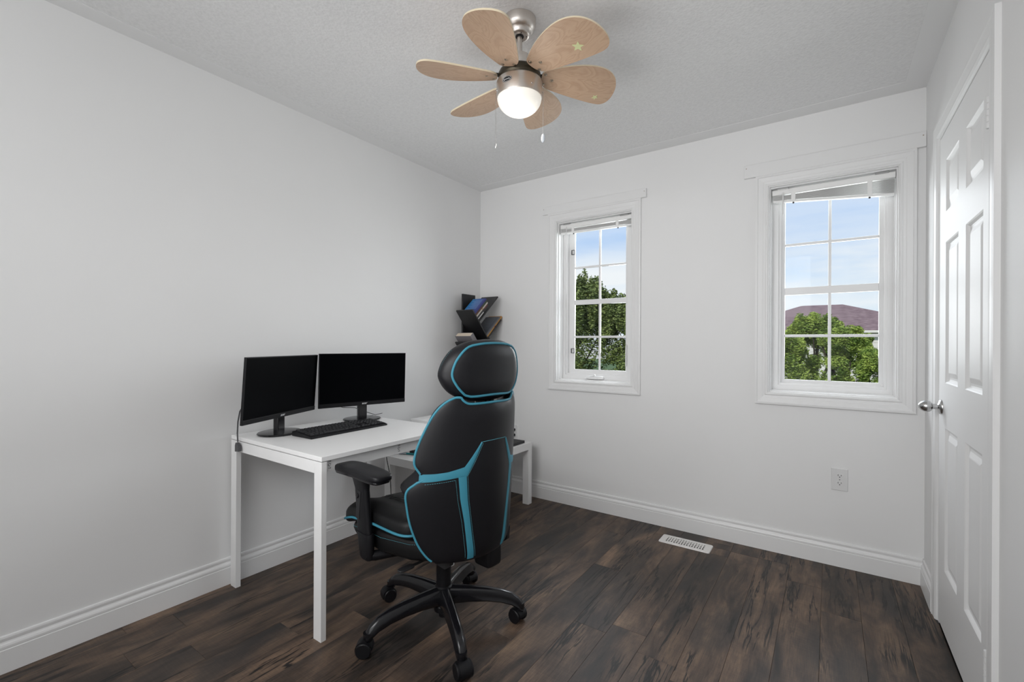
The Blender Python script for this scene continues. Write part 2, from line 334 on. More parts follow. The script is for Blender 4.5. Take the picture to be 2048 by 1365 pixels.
def text_mesh(name, body, size, m, parent, mtx, extrude=.0003, shear=0, bold=0):
    cu = bpy.data.curves.new(name, 'FONT'); cu.body = body; cu.size = size; cu.extrude = extrude; cu.shear = shear; cu.offset = bold; cu.align_x = 'CENTER'; cu.align_y = 'CENTER'
    t = bpy.data.objects.new(name+'_tmp', cu); S.collection.objects.link(t)
    dg = bpy.context.evaluated_depsgraph_get(); me = bpy.data.meshes.new_from_object(t.evaluated_get(dg)); bpy.data.objects.remove(t); me.name = name
    me.materials.clear(); me.materials.append(M[m]); o = bpy.data.objects.new(name, me); S.collection.objects.link(o); o.parent = parent; o.matrix_local = mtx
    return o
def basis(x, y, z, o): return Matrix(((x[0], y[0], z[0], o[0]), (x[1], y[1], z[1], o[1]), (x[2], y[2], z[2], o[2]), (0, 0, 0, 1)))

# ------------------------------------------------------------------ room
WX, H, YB = 2.782, 2.44, -3.75
T = .14
W1 = (.724, 1.302, .899, 2.078); W2 = (2.108, 2.683, .901, 2.078)       # inner edges of the casings (x1,x2,z1,z2)
mb = MB()                                                             # back wall with two openings
xs = [-T, W1[0], W1[1], W2[0], W2[1], WX+T]
for i, (a, b) in enumerate(zip(xs, xs[1:])):
    if i in (1, 3):
        w = W1 if i == 1 else W2
        mb.box((a, 0, -.05), (b, T+.04, w[2])); mb.box((a, 0, w[3]), (b, T+.04, H+.1))
    else: mb.box((a, 0, -.05), (b, T+.04, H+.1))
struct(mb.build('wall_back', 'wall'))
struct(MB().box((-T, YB, -.05), (0, 0, H+.1)).build('wall_left', 'wall'))
DY0, DY1, DZ = -1.105, -.345, 2.052                                     # door opening
mb = MB(); mb.box((WX, YB, -.05), (WX+T, DY0, H+.1)); mb.box((WX, DY1, -.05), (WX+T, 0, H+.1)); mb.box((WX, DY0, DZ), (WX+T, DY1, H+.1)); mb.box((WX+.06, DY0, -.05), (WX+T, DY1, DZ))
struct(mb.build('wall_right', 'wall'))
struct(MB().box((-T, YB-T, -.05), (WX+T, YB, H+.1)).build('wall_front', 'wall'))
struct(MB().box((0, YB, H), (WX, 0, H+.1)).build('ceiling', 'ceiling'))
mb = MB(); bw = .09                                                   # smooth painted border round the stippled field
mb.box((0, YB, H-.0018), (bw, 0, H)); mb.box((WX-bw, YB, H-.0018), (WX, 0, H)); mb.box((bw, -bw-.02, H-.0018), (WX-bw, 0, H)); mb.box((bw, YB, H-.0018), (WX-bw, YB+bw, H))
struct(mb.build('trim_1', 'ceil_smooth'))
floor = struct(MB().box((-T, YB-T, -.10), (WX+T, T, -.009)).build('floor', 'dark'))
# laminate planks: one object each, sharing meshes of equal length
PW = .143; cache = {}
VX0, VX1, VY0, VY1 = 1.562+.014, 1.848-.014, -.250+.012, -.132-.012         # register opening in the floor
def plank(x0, x1, y0, y1):
    g = .00025; key = (round(x1-x0, 4), round(y1-y0, 4))
    if key not in cache:
        a, b = (x1-x0)/2-g, (y1-y0)/2-g; c = .0007; z0, z1 = -.008, 0
        v = [(-a, -b, z0), (a, -b, z0), (a, b, z0), (-a, b, z0), (-a, -b, z1-c), (a, -b, z1-c), (a, b, z1-c), (-a, b, z1-c), (-a+c, -b+c, z1), (a-c, -b+c, z1), (a-c, b-c, z1), (-a+c, b-c, z1)]
        f = [(0, 3, 2, 1)]+[(i, (i+1) % 4, 4+(i+1) % 4, 4+i) for i in range(4)]+[(4+i, 4+(i+1) % 4, 8+(i+1) % 4, 8+i) for i in range(4)]+[(8, 9, 10, 11)]
        o = MB().add(v, f).build('plank', 'plank', floor); cache[key] = o.data
    else:
        o = bpy.data.objects.new('plank', cache[key]); S.collection.objects.link(o); o.parent = floor
    o.location = ((x0+x1)/2, (y0+y1)/2, 0)
x0 = .512-4*PW+.0
k = 0; rnd = random.Random(11)
xs = [0.0]+[.083+PW*i for i in range(0, 19)]+[WX]
for xa, xb in zip(xs, xs[1:]):
    if xb-xa < .02: continue
    k += 1
    off = -1.963 if abs(xa-.512) < .01 else rnd.choice([-.35, -.62, -.95, -1.25, -.15, -.8, -1.1])+rnd.random()*.12
    ys = sorted([y for y in (off+1.21*j for j in range(-3, 4)) if YB+.05 < y < -.05]+[YB, 0])
    for ya, yb in zip(ys, ys[1:]):
        if xb > VX0 and xa < VX1 and yb > VY0 and ya < VY1:          # leave the register hole open
            if VY0-ya > .01: plank(xa, xb, ya, VY0)
            if yb-VY1 > .01: plank(xa, xb, VY1, yb)
            if VX0-xa > .01: plank(xa, VX0, max(ya, VY0), min(yb, VY1))
            if xb-VX1 > .01: plank(VX1, xb, max(ya, VY0), min(yb, VY1))
        else: plank(xa, xb, ya, yb)
# baseboards
BP = [(0, 0), (.016, 0), (.016, .081), (.0135, .083), (.0145, .088), (.0145, .094), (.012, .100), (.0075, .104), (.006, .108), (.0075, .114), (.0085, .120), (.007, .126), (.004, .128), (0, .128)]
def baseboard(name, p0, p1, nrm):
    p0, p1, nrm = Vector(p0), Vector(p1), Vector(nrm); n = len(BP); v = []
    for p in (p0, p1): v += [tuple(p+nrm*t+Vector((0, 0, z+.001))) for t, z in BP]
    f = [(i, (i+1) % n, n+(i+1) % n, n+i) for i in range(n)]+[tuple(range(n)), tuple(range(n, 2*n))]
    return struct(MB().add(v, f).build(name, 'trim'))
baseboard('baseboard_back', (0, 0, 0), (WX, 0, 0), (0, -1, 0)); baseboard('baseboard_left', (0, YB, 0), (0, 0, 0), (1, 0, 0))
baseboard('baseboard_right', (WX, -.282, 0), (WX, 0, 0), (-1, 0, 0)); baseboard('baseboard_right_near', (WX, YB, 0), (WX, -1.196, 0), (-1, 0, 0)); baseboard('baseboard_front', (0, YB, 0), (WX, YB, 0), (0, 1, 0))

# ------------------------------------------------------------------ windows
CAS = [(0, 0), (0, -.017), (.010, -.018), (.014, -.014), (.020, -.0135), (.036, -.012), (.040, -.010), (.050, -.009), (.055, -.012), (.060, -.012), (.0645, -.008), (.0645, 0)]
def window(name, w, glass, bars, sash, latches=False, crank=False):
    x1, x2, z1, z2 = w; root = sempty(name)
    c = .0645
    MB().frame(x1-c, x2+c, z1-c, z2+c, CAS).build('casing', 'trim', root)
    # stepped jamb liner
    MB().frame(x1, x2, z1, z2, [(0, -.002), (.004, -.002), (.004, .02), (.010, .02), (.010, .055), (.015, .058), (.015, T+.035), (0, T+.035)]).build('jamb', 'vinyl', root)
    gx1, gx2, gz1, gz2 = glass; gy = T
    # fixed frame: from jamb to the sash
    sx1, sx2, sz1, sz2 = sash
    j = .0149
    v = []; 
    def ring(a, b, y): return [(a[0], y, a[2]), (a[1], y, a[2]), (a[1], y, a[3]), (a[0], y, a[3])]
    A = (x1+j, x2-j, z1+j, z2-j); Bx = sash
    e = .012; Bo = (sx1-e, sx2+e, sz1-e, sz2+e)
    rings = [ring(A, 0, .085), ring(Bo, 0, .085), ring(Bo, 0, .098), ring(Bx, 0, .100), ring(Bx, 0, .124), ring((gx1, gx2, gz1, gz2), 0, .131), ring((gx1, gx2, gz1, gz2), 0, T+.0022), ring(A, 0, T+.012)]
    v = sum(rings, []); f = []
    for a in range(len(rings)-1):
        for q in range(4): d = (q+1) % 4; f.append((a*4+q, a*4+d, (a+1)*4+d, (a+1)*4+q))
    MB().add(v[:12]+v[28:32], [(a*4+q, a*4+(q+1) % 4, (a+1)*4+(q+1) % 4, (a+1)*4+q) for a in range(2) for q in range(4)]).build('frame', 'vinyl', root)
    MB().add(v[8:], [(a*4+q, a*4+(q+1) % 4, (a+1)*4+(q+1) % 4, (a+1)*4+q) for a in range(5) for q in range(4)]).build('sash', 'vinyl', root)
    xm = (gx1+gx2)/2; bwid = .0075
    rows = [gz1]+[b[0] for b in bars]+[gz2]
    for (bz, bh, _y) in bars:
        MB().box((gx1, _y, bz-bh), (gx2, T+.0022, bz+bh)).build('muntin', 'vinyl', root, bevel=.002)
    for a, b in zip([gz1]+[q[0]+q[1] for q in bars], [q[0]-q[1] for q in bars]+[gz2]):
        MB().box((xm-bwid, T-.0055, a), (xm+bwid, T+.0022, b)).build('muntin', 'vinyl', root, bevel=.002)
        for xa, xb in ((gx1, xm-bwid), (xm+bwid, gx2)):
            MB().box((xa+.0003, T-.002, a+.0003), (xb-.0003, T+.002, b-.0003)).build('pane', 'glass', root)
    if latches:
        for z in (1.866, 1.121):
            MB().frame(gx1-.024, gx1+.004, z-.018, z+.018, [(0, T-.016), (0, T-.022), (.0035, T-.022), (.0035, T-.016)]).build('latch', 'black_matte', root)
    if crank:
        xc = (gx1+gx2)/2-.01
        cr_ = MB().squad((xc, .075, z1+.030), (.072, .016, .012), .5, .4, 20, 10).build('crank_cover', 'vinyl', root)
        MB().tube([(xc-.03, .062, z1+.036), (xc, .058, z1+.040), (xc+.012, .055, z1+.052)], .005, 8).build('crank_handle', 'plastic_w', root)
        MB().tube([(sx2+.004, .080, 1.17), (sx2+.006, .070, 1.15), (sx2+.004, .074, 1.02)], .0045, 8).build('lock_lever', 'plastic_w', root)
    return root
G1 = (.811, 1.212, .983, 2.02); G2 = (2.181, 2.613, .972, 2.02)
window('window_1', W1, G1, [(1.226, .0075, T-.004), (1.486, .018, T-.008), (1.748, .0075, T-.004)], (.769, 1.232, .955, 2.045), latches=True, crank=True)
window('window_2', W2, G2, [(1.226, .0075, T-.004), (1.486, .021, T-.008), (1.757, .0075, T-.004)], (2.163, 2.632, .953, 2.045))
# flat boards nailed above the casings
def header(name, xa, xb, za, zb):
    o = struct(MB().box((xa, -.020, za), (xb, 0, zb)).build(name, 'trim', bevel=.0015))
    for x in (xa+.012, xb-.012): MB().lathe([(0, -.0002), (.0028, -.0002), (.0028, .001), (0, .001)], 10, mtx=Matrix.Translation((x, -.020, zb-.018)) @ Matrix.Rotation(PI/2, 4, 'X')).build('nail_head', 'screw', o)
header('trim_2', .612, 1.403, 2.1425, 2.2); header('trim_3', 1.983, WX-.001, 2.1425, 2.216)
# raised mini blinds
def blind(label, w, zl, zr, wand_len):
    x1, x2 = w[0]+.014, w[1]-.012; zt = w[3]-.018; root = thing('window_blind', label, 'blind', ((x1+x2)/2, .045, zt)); hw = (x2-x1)/2
    MB().box((-hw, -.014, -.030), (hw, .014, 0)).build('headrail', 'blind', root, bevel=.003)
    for sx in (-1, 1): MB().box((sx*hw*.80-.028, -.019, -.004), (sx*hw*.80+.028, .004, .007)).build('mounting_clip', 'chrome', root, bevel=.001)
    n = 22; top = -.036; botL, botR = zl-zt, zr-zt; me = None
    for i in range(n):
        t = i/(n-1); l = top+(botL+.014-top)*t; r = top+(botR+.014-top)*t; ang = math.atan2(l-r, 2*hw)
        if me is None:
            pts = [(-.0125, .0), (-.006, .0018), (0, .0024), (.006, .0018), (.0125, 0)]
            v = []
            for x in (-hw+.004, hw-.004): v += [(x, y, z) for y, z in pts]+[(x, y, z-.0009) for y, z in pts]
            f = []
            for q in range(4): f += [(q, q+1, 10+q+1, 10+q), (5+q, 15+q, 15+q+1, 5+q+1)]
            f += [(0, 10, 15, 5), (4, 9, 19, 14), (0, 5, 6, 7, 8, 9, 4, 3, 2, 1), (10, 11, 12, 13, 14, 19, 18, 17, 16, 15)]
            s = MB().add(v, f).build('slat', 'blind', root); me = s.data
        else:
            s = bpy.data.objects.new('slat', me); S.collection.objects.link(s); s.parent = root
        s.location = (0, (.0015 if i % 2 else -.0015), (l+r)/2); s.rotation_euler = (0, ang, 0)
    o = MB().box((-hw+.004, -.0125, -.006), (hw-.004, .0125, .005)).build('bottom_rail', 'blind', root, bevel=.002); o.location = (0, 0, (botL+botR)/2+.006); o.rotation_euler = (0, math.atan2(botL-botR, 2*hw), 0)
    for sx in (-.62, .62):
        zb = botL+(botR-botL)*(sx+1)/2
        MB().box((sx*hw-.010, -.0145, zb), (sx*hw+.010, -.0135, top+.010)).build('ladder_tape', 'blind', root)
        MB().lathe([(0, -.006), (.004, -.005), (.005, 0), (.002, .004), (0, .005)], 10, mtx=Matrix.Translation((sx*hw, 0, zb-.002))).build('cord_button', 'black_matte', root)
    MB().tube([(-hw+.055, -.020, -.020), (-hw+.056, -.022, -.020-wand_len)], .0035, 8).build('tilt_wand', 'plastic_w', root)
    return root
blind('white raised mini blind bunched at the top of the narrow window near the bookshelf', W1, 1.992, 1.985, .50)
blind('white raised mini blind hanging crooked at the top of the wider window by the door', W2, 1.992, 1.940, .12)

# ------------------------------------------------------------------ door on the right wall
dr = sempty('door_1')
RM = Matrix(((0, 1, 0, WX), (1, 0, 0, 0), (0, 0, 1, 0), (0, 0, 0, 1)))     # local x -> world y, local y -> world x (negative = into the room)
DC = [(0, 0), (0, -.014), (.012, -.015), (.018, -.012), (.045, -.010), (.052, -.011), (.060, -.006), (.063, 0)]
# casing legs and head
c0, c1, zt = DY0-.012, DY1+.0, DZ+.003
cw = .063; n = len(DC)
def casing():
    v = []
    path = [((c0-.078), 0, -1), ((c0-.078), zt+cw, -1), ((c1+cw), zt+cw, 1), ((c1+cw), 0, 1)]
    m = MB()
    cols = []
    for ins, y in DC:
        s = ins/.063
        cols.append([(c0-.078+ins*.078/.063, y, 0), (c0-.078+ins*.078/.063, y, zt+cw-ins), (c1+cw-ins, y, zt+cw-ins), (c1+cw-ins, y, 0)])
    v = sum(cols, []); f = []
    for j in range(n-1):
        for q in range(3): f.append((j*4+q, j*4+q+1, (j+1)*4+q+1, (j+1)*4+q))
    f += [tuple(j*4 for j in range(n)), tuple(j*4+3 for j in range(n))]
    return m.add(v, f, mtx=RM)
casing().build('casing', 'trim', dr)
mb = MB(); mb.box((DY0-.012, -.001, 0), (DY0-.003, .058, DZ+.003), mtx=RM); mb.box((DY1+.0005, .001, 0), (DY1+.003, .058, DZ+.003), mtx=RM); mb.box((DY0-.012, .001, DZ-.001), (DY1+.003, .058, DZ+.003), mtx=RM)
mb.build('jamb', 'trim', dr)
# slab: stiles and rails
ya, yb = DY0, DY1-.004; z0, z1 = .012, DZ-.006; th = .035
PC = [(-1.020, -.802), (-.692, -.473)]; PR = [(.262, .840), (1.022, 1.592), (1.715, 1.925)]
mb = MB()
for a, b in ((ya, PC[0][0]), (PC[0][1], PC[1][0]), (PC[1][1], yb)): mb.box((a, 0, z0), (b, th, z1), mtx=RM)
for a, b in ((z0, PR[0][0]), (PR[0][1], PR[1][0]), (PR[1][1], PR[2][0]), (PR[2][1], z1)):
    for p in PC: mb.box((p[0], 0, a), (p[1], th, b), mtx=RM)
slab = mb.build('door_slab', 'door', dr)
for p in PC:
    for q in PR:
        m = MB(); pr = [(0, 0), (.004, .003), (.010, .010), (.016, .011), (.024, .010), (.040, .004), (.044, .003)]
        v = []; f = []
        for ins, y in pr: v += [(p[0]+ins, y, q[0]+ins), (p[1]-ins, y, q[0]+ins), (p[1]-ins, y, q[1]-ins), (p[0]+ins, y, q[1]-ins)]
        for j in range(len(pr)-1):
            for c in range(4): d = (c+1) % 4; f.append((j*4+c, j*4+d, (j+1)*4+d, (j+1)*4+c))
        j = len(pr)-1; f.append((j*4, j*4+1, j*4+2, j*4+3))
        m.add(v, f, mtx=RM); m.box((p[0], .012, q[0]), (p[1], .03, q[1]), mtx=RM); m.build('panel', 'door', dr)
# knob
km = Matrix.Translation((WX, -.408, .918)) @ Matrix.Rotation(-PI/2, 4, 'Y')
kb = MB().lathe([(0, .0), (.031, .0), (.031, .004), (.027, .009), (.014, .012), (.011, .014), (.011, .026), (.0115, .029), (.018, .032), (.0225, .038), (.024, .046), (.0225, .056), (.017, .066), (.009, .073), (0, .075)], 32, mtx=km).build('knob', 'chrome', dr); kb['label'] = 'satin nickel egg-shaped door knob'
for z in (.24, 1.85):
    m = MB()
    for i in range(5): m.lathe([(0, 0), (.0055, 0), (.0062, .0008), (.0062, .0172), (.0055, .018), (0, .018)], 12, mtx=Matrix.Translation((WX-.007, DY0-.004, z-.045+i*.0185)))
    m.box((WX-.0018, DY0-.020, z-.045), (WX+.0005, DY0+.001, z+.047)); m.build('hinge', 'plastic_w', dr)

# ------------------------------------------------------------------ outlets and register
def outlet(x, z, label, plugs=False):
    o = thing('wall_outlet', label, 'outlet', (x, 0, z))
    MB().frame(-.036, .036, -.058, .058, [(0, 0), (0, -.003), (.003, -.006), (.0355, -.006)], close=False).box((-.034, -.0061, -.056), (.034, -.001, .056)).build('cover_plate', 'plastic_w', o)
    for dz in (.020, -.020):
        pts = [(.0165*math.cos(a), .0145*math.sin(a)) for a in [2*PI*i/24 for i in range(24)]]
        pts = [(x_, max(-.0115, min(.0115, y_))) for x_, y_ in pts]
        mt = basis((1, 0, 0), (0, 0, 1), (0, -1, 0), (0, 0, dz))
        sk = MB().prism(pts, .004, .0078, mtx=mt).build('socket', 'plastic_w', o)
        MB().box((-.0078, -.0082, dz-.001), (-.0056, -.0076, dz+.008)).box((.0056, -.0082, dz), (.0078, -.0076, dz+.007)).lathe([(0, 0), (.0026, 0), (.0026, .0004), (0, .0004)], 10, mtx=Matrix.Translation((0, -.0076, dz-.006)) @ Matrix.Rotation(PI/2, 4, 'X')).build('slots', 'dark', sk)
    MB().lathe([(0, 0), (.003, 0), (.0025, .001), (0, .001)], 12, mtx=Matrix.Translation((0, -.0061, 0)) @ Matrix.Rotation(PI/2, 4, 'X')).build('screw', 'chrome', o)
    return o
outlet(2.4445, .460, 'white duplex wall outlet low on the wall under the wider window')
outlet(.352, .475, 'white wall outlet with black plugs above the laptop, behind the chair back')
for i, z in enumerate((.497, .456)):
    p = thing('power_plug', ('upper' if i == 0 else 'lower')+' black power plug in the outlet above the laptop', 'plug', (.357, -.0085, z), group=None)
    MB().squad((0, -.014, 0), (.013, .014, .010), .5, .4, 16, 10).build('plug_body', 'black_pl', p)
    MB().tube([(0, -.026, 0), (0, -.040, -.008), (-.02, -.045, -.020-.0*i)] + ([(-.06, -.04, -.005)] if i == 0 else [(-.05, -.03, .003)]), .003, 8).build('plug_cord', 'black_pl', p)

rg = thing('floor_register', 'white slotted floor vent register set into the dark planks near the back wall', 'vent', (1.706, -.191, 0), rotz=.0)
LX, LY = .143, .059
mb = MB(); nx = 15; sx0, sx1 = -.110, .108; sw = (sx1-sx0)/nx; z0, z1 = .0, .0045
def rrect(a, b, r, n=5):
    p = []
    for cx, cy, st in ((a-r, b-r, 0), (-a+r, b-r, 90), (-a+r, -b+r, 180), (a-r, -b+r, 270)):
        for i in range(n+1): an = (st+90*i/n)*D2R; p.append((cx+r*math.cos(an), cy+r*math.sin(an)))
    return p
ysl = [(-.020, -.004), (.004, .020)]
# rim pieces around the slots
mb.prism([p for p in rrect(LX, LY, .012)], z0, .0006)
mb2 = MB()
hx0, hx1, hy0, hy1 = sx0, sx1, -.034, .034
mb2 = MB(); o_ = rrect(LX, LY, .012); i_ = [(max(hx0, min(hx1, x*.8)), max(hy0, min(hy1, y))) for x, y in o_]
nn = len(o_); v = [(x, y, 0) for x, y in o_]+[(x*.985, y*.965, z1) for x, y in o_]+[(x, y, z1) for x, y in i_]+[(x, y, -.008) for x, y in i_]
f = []
for i in range(nn):
    j = (i+1) % nn; f += [(i, j, nn+j, nn+i), (nn+i, nn+j, 2*nn+j, 2*nn+i), (2*nn+i, 2*nn+j, 3*nn+j, 3*nn+i)]
mb2.add(v, f).build('rim', 'register', rg)
lm = None
for i in range(nx+1):
    x = sx0+i*sw
    if lm is None:
        l = MB().box((-.0035, hy0, z1-.002), (.0035, hy1, z1-.0002), mtx=None).box((-.0018, hy0, -.008), (.0004, hy1, z1-.002)).build('louver', 'register', rg); lm = l.data
    else: l = bpy.data.objects.new('louver', lm); S.collection.objects.link(l); l.parent = rg
    l.location = (x, 0, 0)
for y in (-.011, .011): MB().box((sx0, y-.0028, z1-.0024), (sx1, y+.0028, z1-.0004)).build('crossbar', 'register', rg)
MB().box((hx0, hy0, -.0088), (hx1, hy1, -.0080)).build('duct_opening', 'dark', rg)

# ------------------------------------------------------------------ desk
dk = thing('desk', 'white square-legged table desk against the left wall carrying two monitors', 'desk', (.400, -1.557, 0))
MB().box((-.372, -.387, .7065), (.372, .387, .725)).build('tabletop', 'desk', dk, bevel=.0012)
lgm = None
for sx, sy in ((-1, -1), (1, -1), (1, 1), (-1, 1)):
    if lgm is None: l = MB().box((-.025, -.0115, 0), (.025, .0115, .703)).build('leg', 'deskmetal', dk, bevel=.001); lgm = l
    else: l = lgm.copy(); S.collection.objects.link(l); l.parent = dk
    l.location = (sx*.347, sy*.3755, 0)
MB().box((-.322, -.387, .655), (.322, -.364, .703)).build('apron', 'deskmetal', dk, bevel=.001)
MB().box((-.322, .364, .655), (.322, .387, .703)).build('apron', 'deskmetal', dk, bevel=.001)
ap = MB().box((.340, -.364, .657), (.352, .364, .703)).build('apron', 'deskmetal', dk, bevel=.001)
MB().box((-.352, -.364, .657), (-.340, .364, .703)).build('apron', 'deskmetal', dk, bevel=.001)
MB().box((-.345, -.375, .700), (.345, .375, .7066)).build('shadow_gap_spacer', 'dark', dk)  # added spacer, coloured dark to paint the shadow gap under the top
def mark(y0):
    mt = basis((0, 1, 0), (0, 0, 1), (1, 0, 0), (.3522, y0, .683))
    m = MB()
    ring = [(.0062*math.cos(a), .0062*math.sin(a)) for a in [2*PI*i/18 for i in range(4, 17)]]; r2l = [(x*.62, y*.62) for x, y in ring]
    n_ = len(ring); vv = [(x, y, .0004) for x, y in ring]+[(x, y, .0004) for x, y in r2l]
    m.add(vv, [(i, i+1, n_+i+1, n_+i) for i in range(n_-1)], mtx=mt); m.add([(.0055, -.001, .0004), (.0015, .0045, .0004), (.007, .005, .0004)], [(0, 1, 2)], mtx=mt)
    for a, b, c, d in ((-.0055, .0105, .0015, .0118), (.003, .0105, .0065, .0118), (-.006, .013, -.004, .0145), (-.002, .013, .004, .0142), (.0052, .0118, .0065, .0165), (-.002, .0155, .0065, .0167), (-.006, .0155, -.004, .0168),
                       (-.004, -.0155, -.0028, -.0095), (-.001, -.0155, .0062, -.0143), (.005, -.0155, .0062, -.0098), (-.001, -.0118, .003, -.0106), (.002, -.0135, .0062, -.0125)):
        m.box((a, b, .0002), (c, d, .0005), mtx=mt)
    m.build('printed_mark', 'ink', ap)
mark(-.340); mark(.020)

# ------------------------------------------------------------------ low white side table
bt = thing('side_table', 'low white side table in the corner holding the laptop and black bookshelf', 'table', (.326, -.585, 0))
MB().box((-.276, -.450, .400), (.276, .450, .450)).build('tabletop', 'desk', bt, bevel=.0015)
l0 = None
for sx, sy in ((-1, -1), (1, -1), (1, 1), (-1, 1)):
    if l0 is None: l = MB().box((-.025, -.0225, 0), (.025, .0225, .400)).build('leg', 'desk', bt, bevel=.001); l0 = l
    else: l = l0.copy(); S.collection.objects.link(l); l.parent = bt
    l.location = (sx*.2505, sy*.4270, 0)

# ------------------------------------------------------------------ monitors
def monitor(label, c, yawd, tilt, stand, cord=False):
    r = Vector((math.cos(yawd*D2R), math.sin(yawd*D2R), 0)); nrm = Vector((math.sin(yawd*D2R), -math.cos(yawd*D2R), 0))
    root = thing('monitor', label, 'monitor', (stand[0], stand[1], .725), rotz=yawd*D2R)    # local x=r, -y faces the viewer
    cl = Vector(c)-Vector((stand[0], stand[1], .725)); lx = cl.dot(r); ly = -cl.dot(nrm); lz = cl.z
    w, h = .510, .300
    pm = Matrix.Translation((lx, ly, lz)) @ Matrix.Rotation(tilt, 4, 'X')
    MB().box((-w/2, 0, -h/2), (w/2, .012, h/2)).build('panel_frame', 'black_pl', root, bevel=.0015).matrix_local = pm
    fr = root.children[-1]
    MB().box((-w/2+.004, -.0008, -h/2+.0235), (w/2-.004, .0, h/2-.004)).build('screen', 'screen', fr)
    MB().box((-w/2+.0005, -.0022, -h/2+.001), (w/2-.0005, 0, -h/2+.0215)).build('lower_bezel', 'black_pl', fr, bevel=.0007)
    text_mesh('brand_lettering', 'acer', .017, 'logo', fr, basis((1, 0, 0), (0, 0, 1), (0, -1, 0), (0, -.0026, -h/2+.0125)), .0002, .25, .0002)
    MB().squad((0, .024, -.03), (w*.40, .018, .105), .35, .35, 24, 12).build('back_housing', 'black_pl', fr)
    # stand
    nk = MB().box((-.026, -.010, .008), (.026, .016, .15))
    nk.build('stand_neck', 'black_gloss', root, bevel=.004)
    MB().lathe([(0, .0005), (.103, .0005), (.106, .003), (.107, .006), (.104, .0095), (.098, .0105), (0, .0115)], 48, sy=.88).build('stand_base', 'black_gloss', root)
    return root
monitor('black monitor angled beside the wall, nearer one with a dangling grey cable', (.207, -1.783, .957), 113.5, .07, (.172, -1.786))
monitor('black monitor behind the keyboard, farther one facing the chair', (.195, -1.302, .9625), 74.7, .035, (.153, -1.287))
cb = thing('video_cable', 'grey cable hanging over the desk edge with a plug at its end', 'cable', (.12, -1.957, .66))
def P(x, y, z): return (x-.12, y+1.957, z-.66)
MB().tube([P(.19, -1.93, .90), P(.165, -1.948, .885), P(.138, -1.956, .85), P(.124, -1.958, .80), P(.119, -1.958, .745), P(.124, -1.958, .705)], .0032, 8).build('cord', 'grey_cable', cb)
MB().prism([(-.012, 0), (.026, .004), (.020, .030), (.006, .044), (-.006, .042), (-.012, .028)], -.006, .006, mtx=basis((1, 0, 0), (0, 0, 1), (0, -1, 0), (0, -.001, .0))).build('plug', 'grey_cable', cb, bevel=.002)
c2 = thing('black_cable', 'thin black cord sagging behind the farther monitor stand', 'cable', (.10, -1.28, .726))
MB().tube([(-.0, -.17, .10), (.0, -.10, .075), (.005, -.02, .065), (.0, .05, .035), (.0, .13, .004), (-.02, .20, .004)], .0018, 6).build('cord', 'black_pl', c2)
c3 = thing('floor_cable', 'thin black cable hanging below the desk beside the armrest', 'cable', (.28, -1.20, .30))
MB().tube([(-.022, 0, .2401), (-.012, .0, .19), (.008, 0, .13), (.020, 0, .08), (.03, 0, -.05), (.02, .0, -.16), (-.01, .02, -.296)], .0022, 6).build('cord', 'black_pl', c3)

# ------------------------------------------------------------------ keyboard
kbd = thing('keyboard', 'black full-size keyboard lying on the white desk before the monitors', 'keyboard', (.352, -1.556, .7255), rotz=PI/2+.035)
kw, kh = .455, .155
prof = [(-kh/2, 0), (kh/2, 0), (kh/2, .021), (kh/2-.012, .025), (-kh/2+.022, .013), (-kh/2, .008)]   # front edge is -y
v = [(-kw/2, y, z) for y, z in prof]+[(kw/2, y, z) for y, z in prof]; n_ = len(prof)
MB().add(v, [(i, (i+1) % n_, n_+(i+1) % n_, n_+i) for i in range(n_)]+[tuple(range(n_)), tuple(range(n_, 2*n_))]).build('case', 'black_pl', kbd, bevel=.002)
slope = math.atan2(.012, kh-.034)
keys = {}
def key(x, y, w):
    k_ = round(w, 3)
    if k_ not in keys:
        a, b, h_ = w/2-.0012, .0078, .006; v = [(-a, -b, 0), (a, -b, 0), (a, b, 0), (-a, b, 0), (-a+.002, -b+.0018, h_), (a-.002, -b+.0018, h_), (a-.002, b-.003, h_), (-a+.002, b-.003, h_)]
        o = MB().add(v, [(0, 3, 2, 1), (4, 5, 6, 7), (0, 1, 5, 4), (1, 2, 6, 5), (2, 3, 7, 6), (3, 0, 4, 7)]).build('key', 'black_matte', kbd); keys[k_] = o.data
    else: o = bpy.data.objects.new('key', keys[k_]); S.collection.objects.link(o); o.parent = kbd
    o.location = (x, y, .013+(y+kh/2-.022)*math.tan(slope)-.001); o.rotation_euler = (slope, 0, 0)
U = .0192; xl = -kw/2+.010
rowsK = [[1]*15, [1]*13+[2], [1.5]+[1]*12+[1.5], [1.75]+[1]*11+[2.25], [2.25]+[1]*10+[2.75], [1.25, 1.25, 1.25, 6.25, 1.25, 1.25, 1.25, 1.25]]
for ri, row in enumerate(rowsK):
    y = kh/2-.020-ri*.0205; x = xl
    for wk in row: key(x+wk*U/2, y, wk*U); x += wk*U
    for j in range(3):
        if ri in (0, 1, 2) or ri == 5 or (ri == 4 and j == 1): key(xl+15.35*U+(j+.5)*U, y, U)
    for j in range(4):
        if ri > 0: key(xl+18.65*U+(j+.5)*U, y, U)

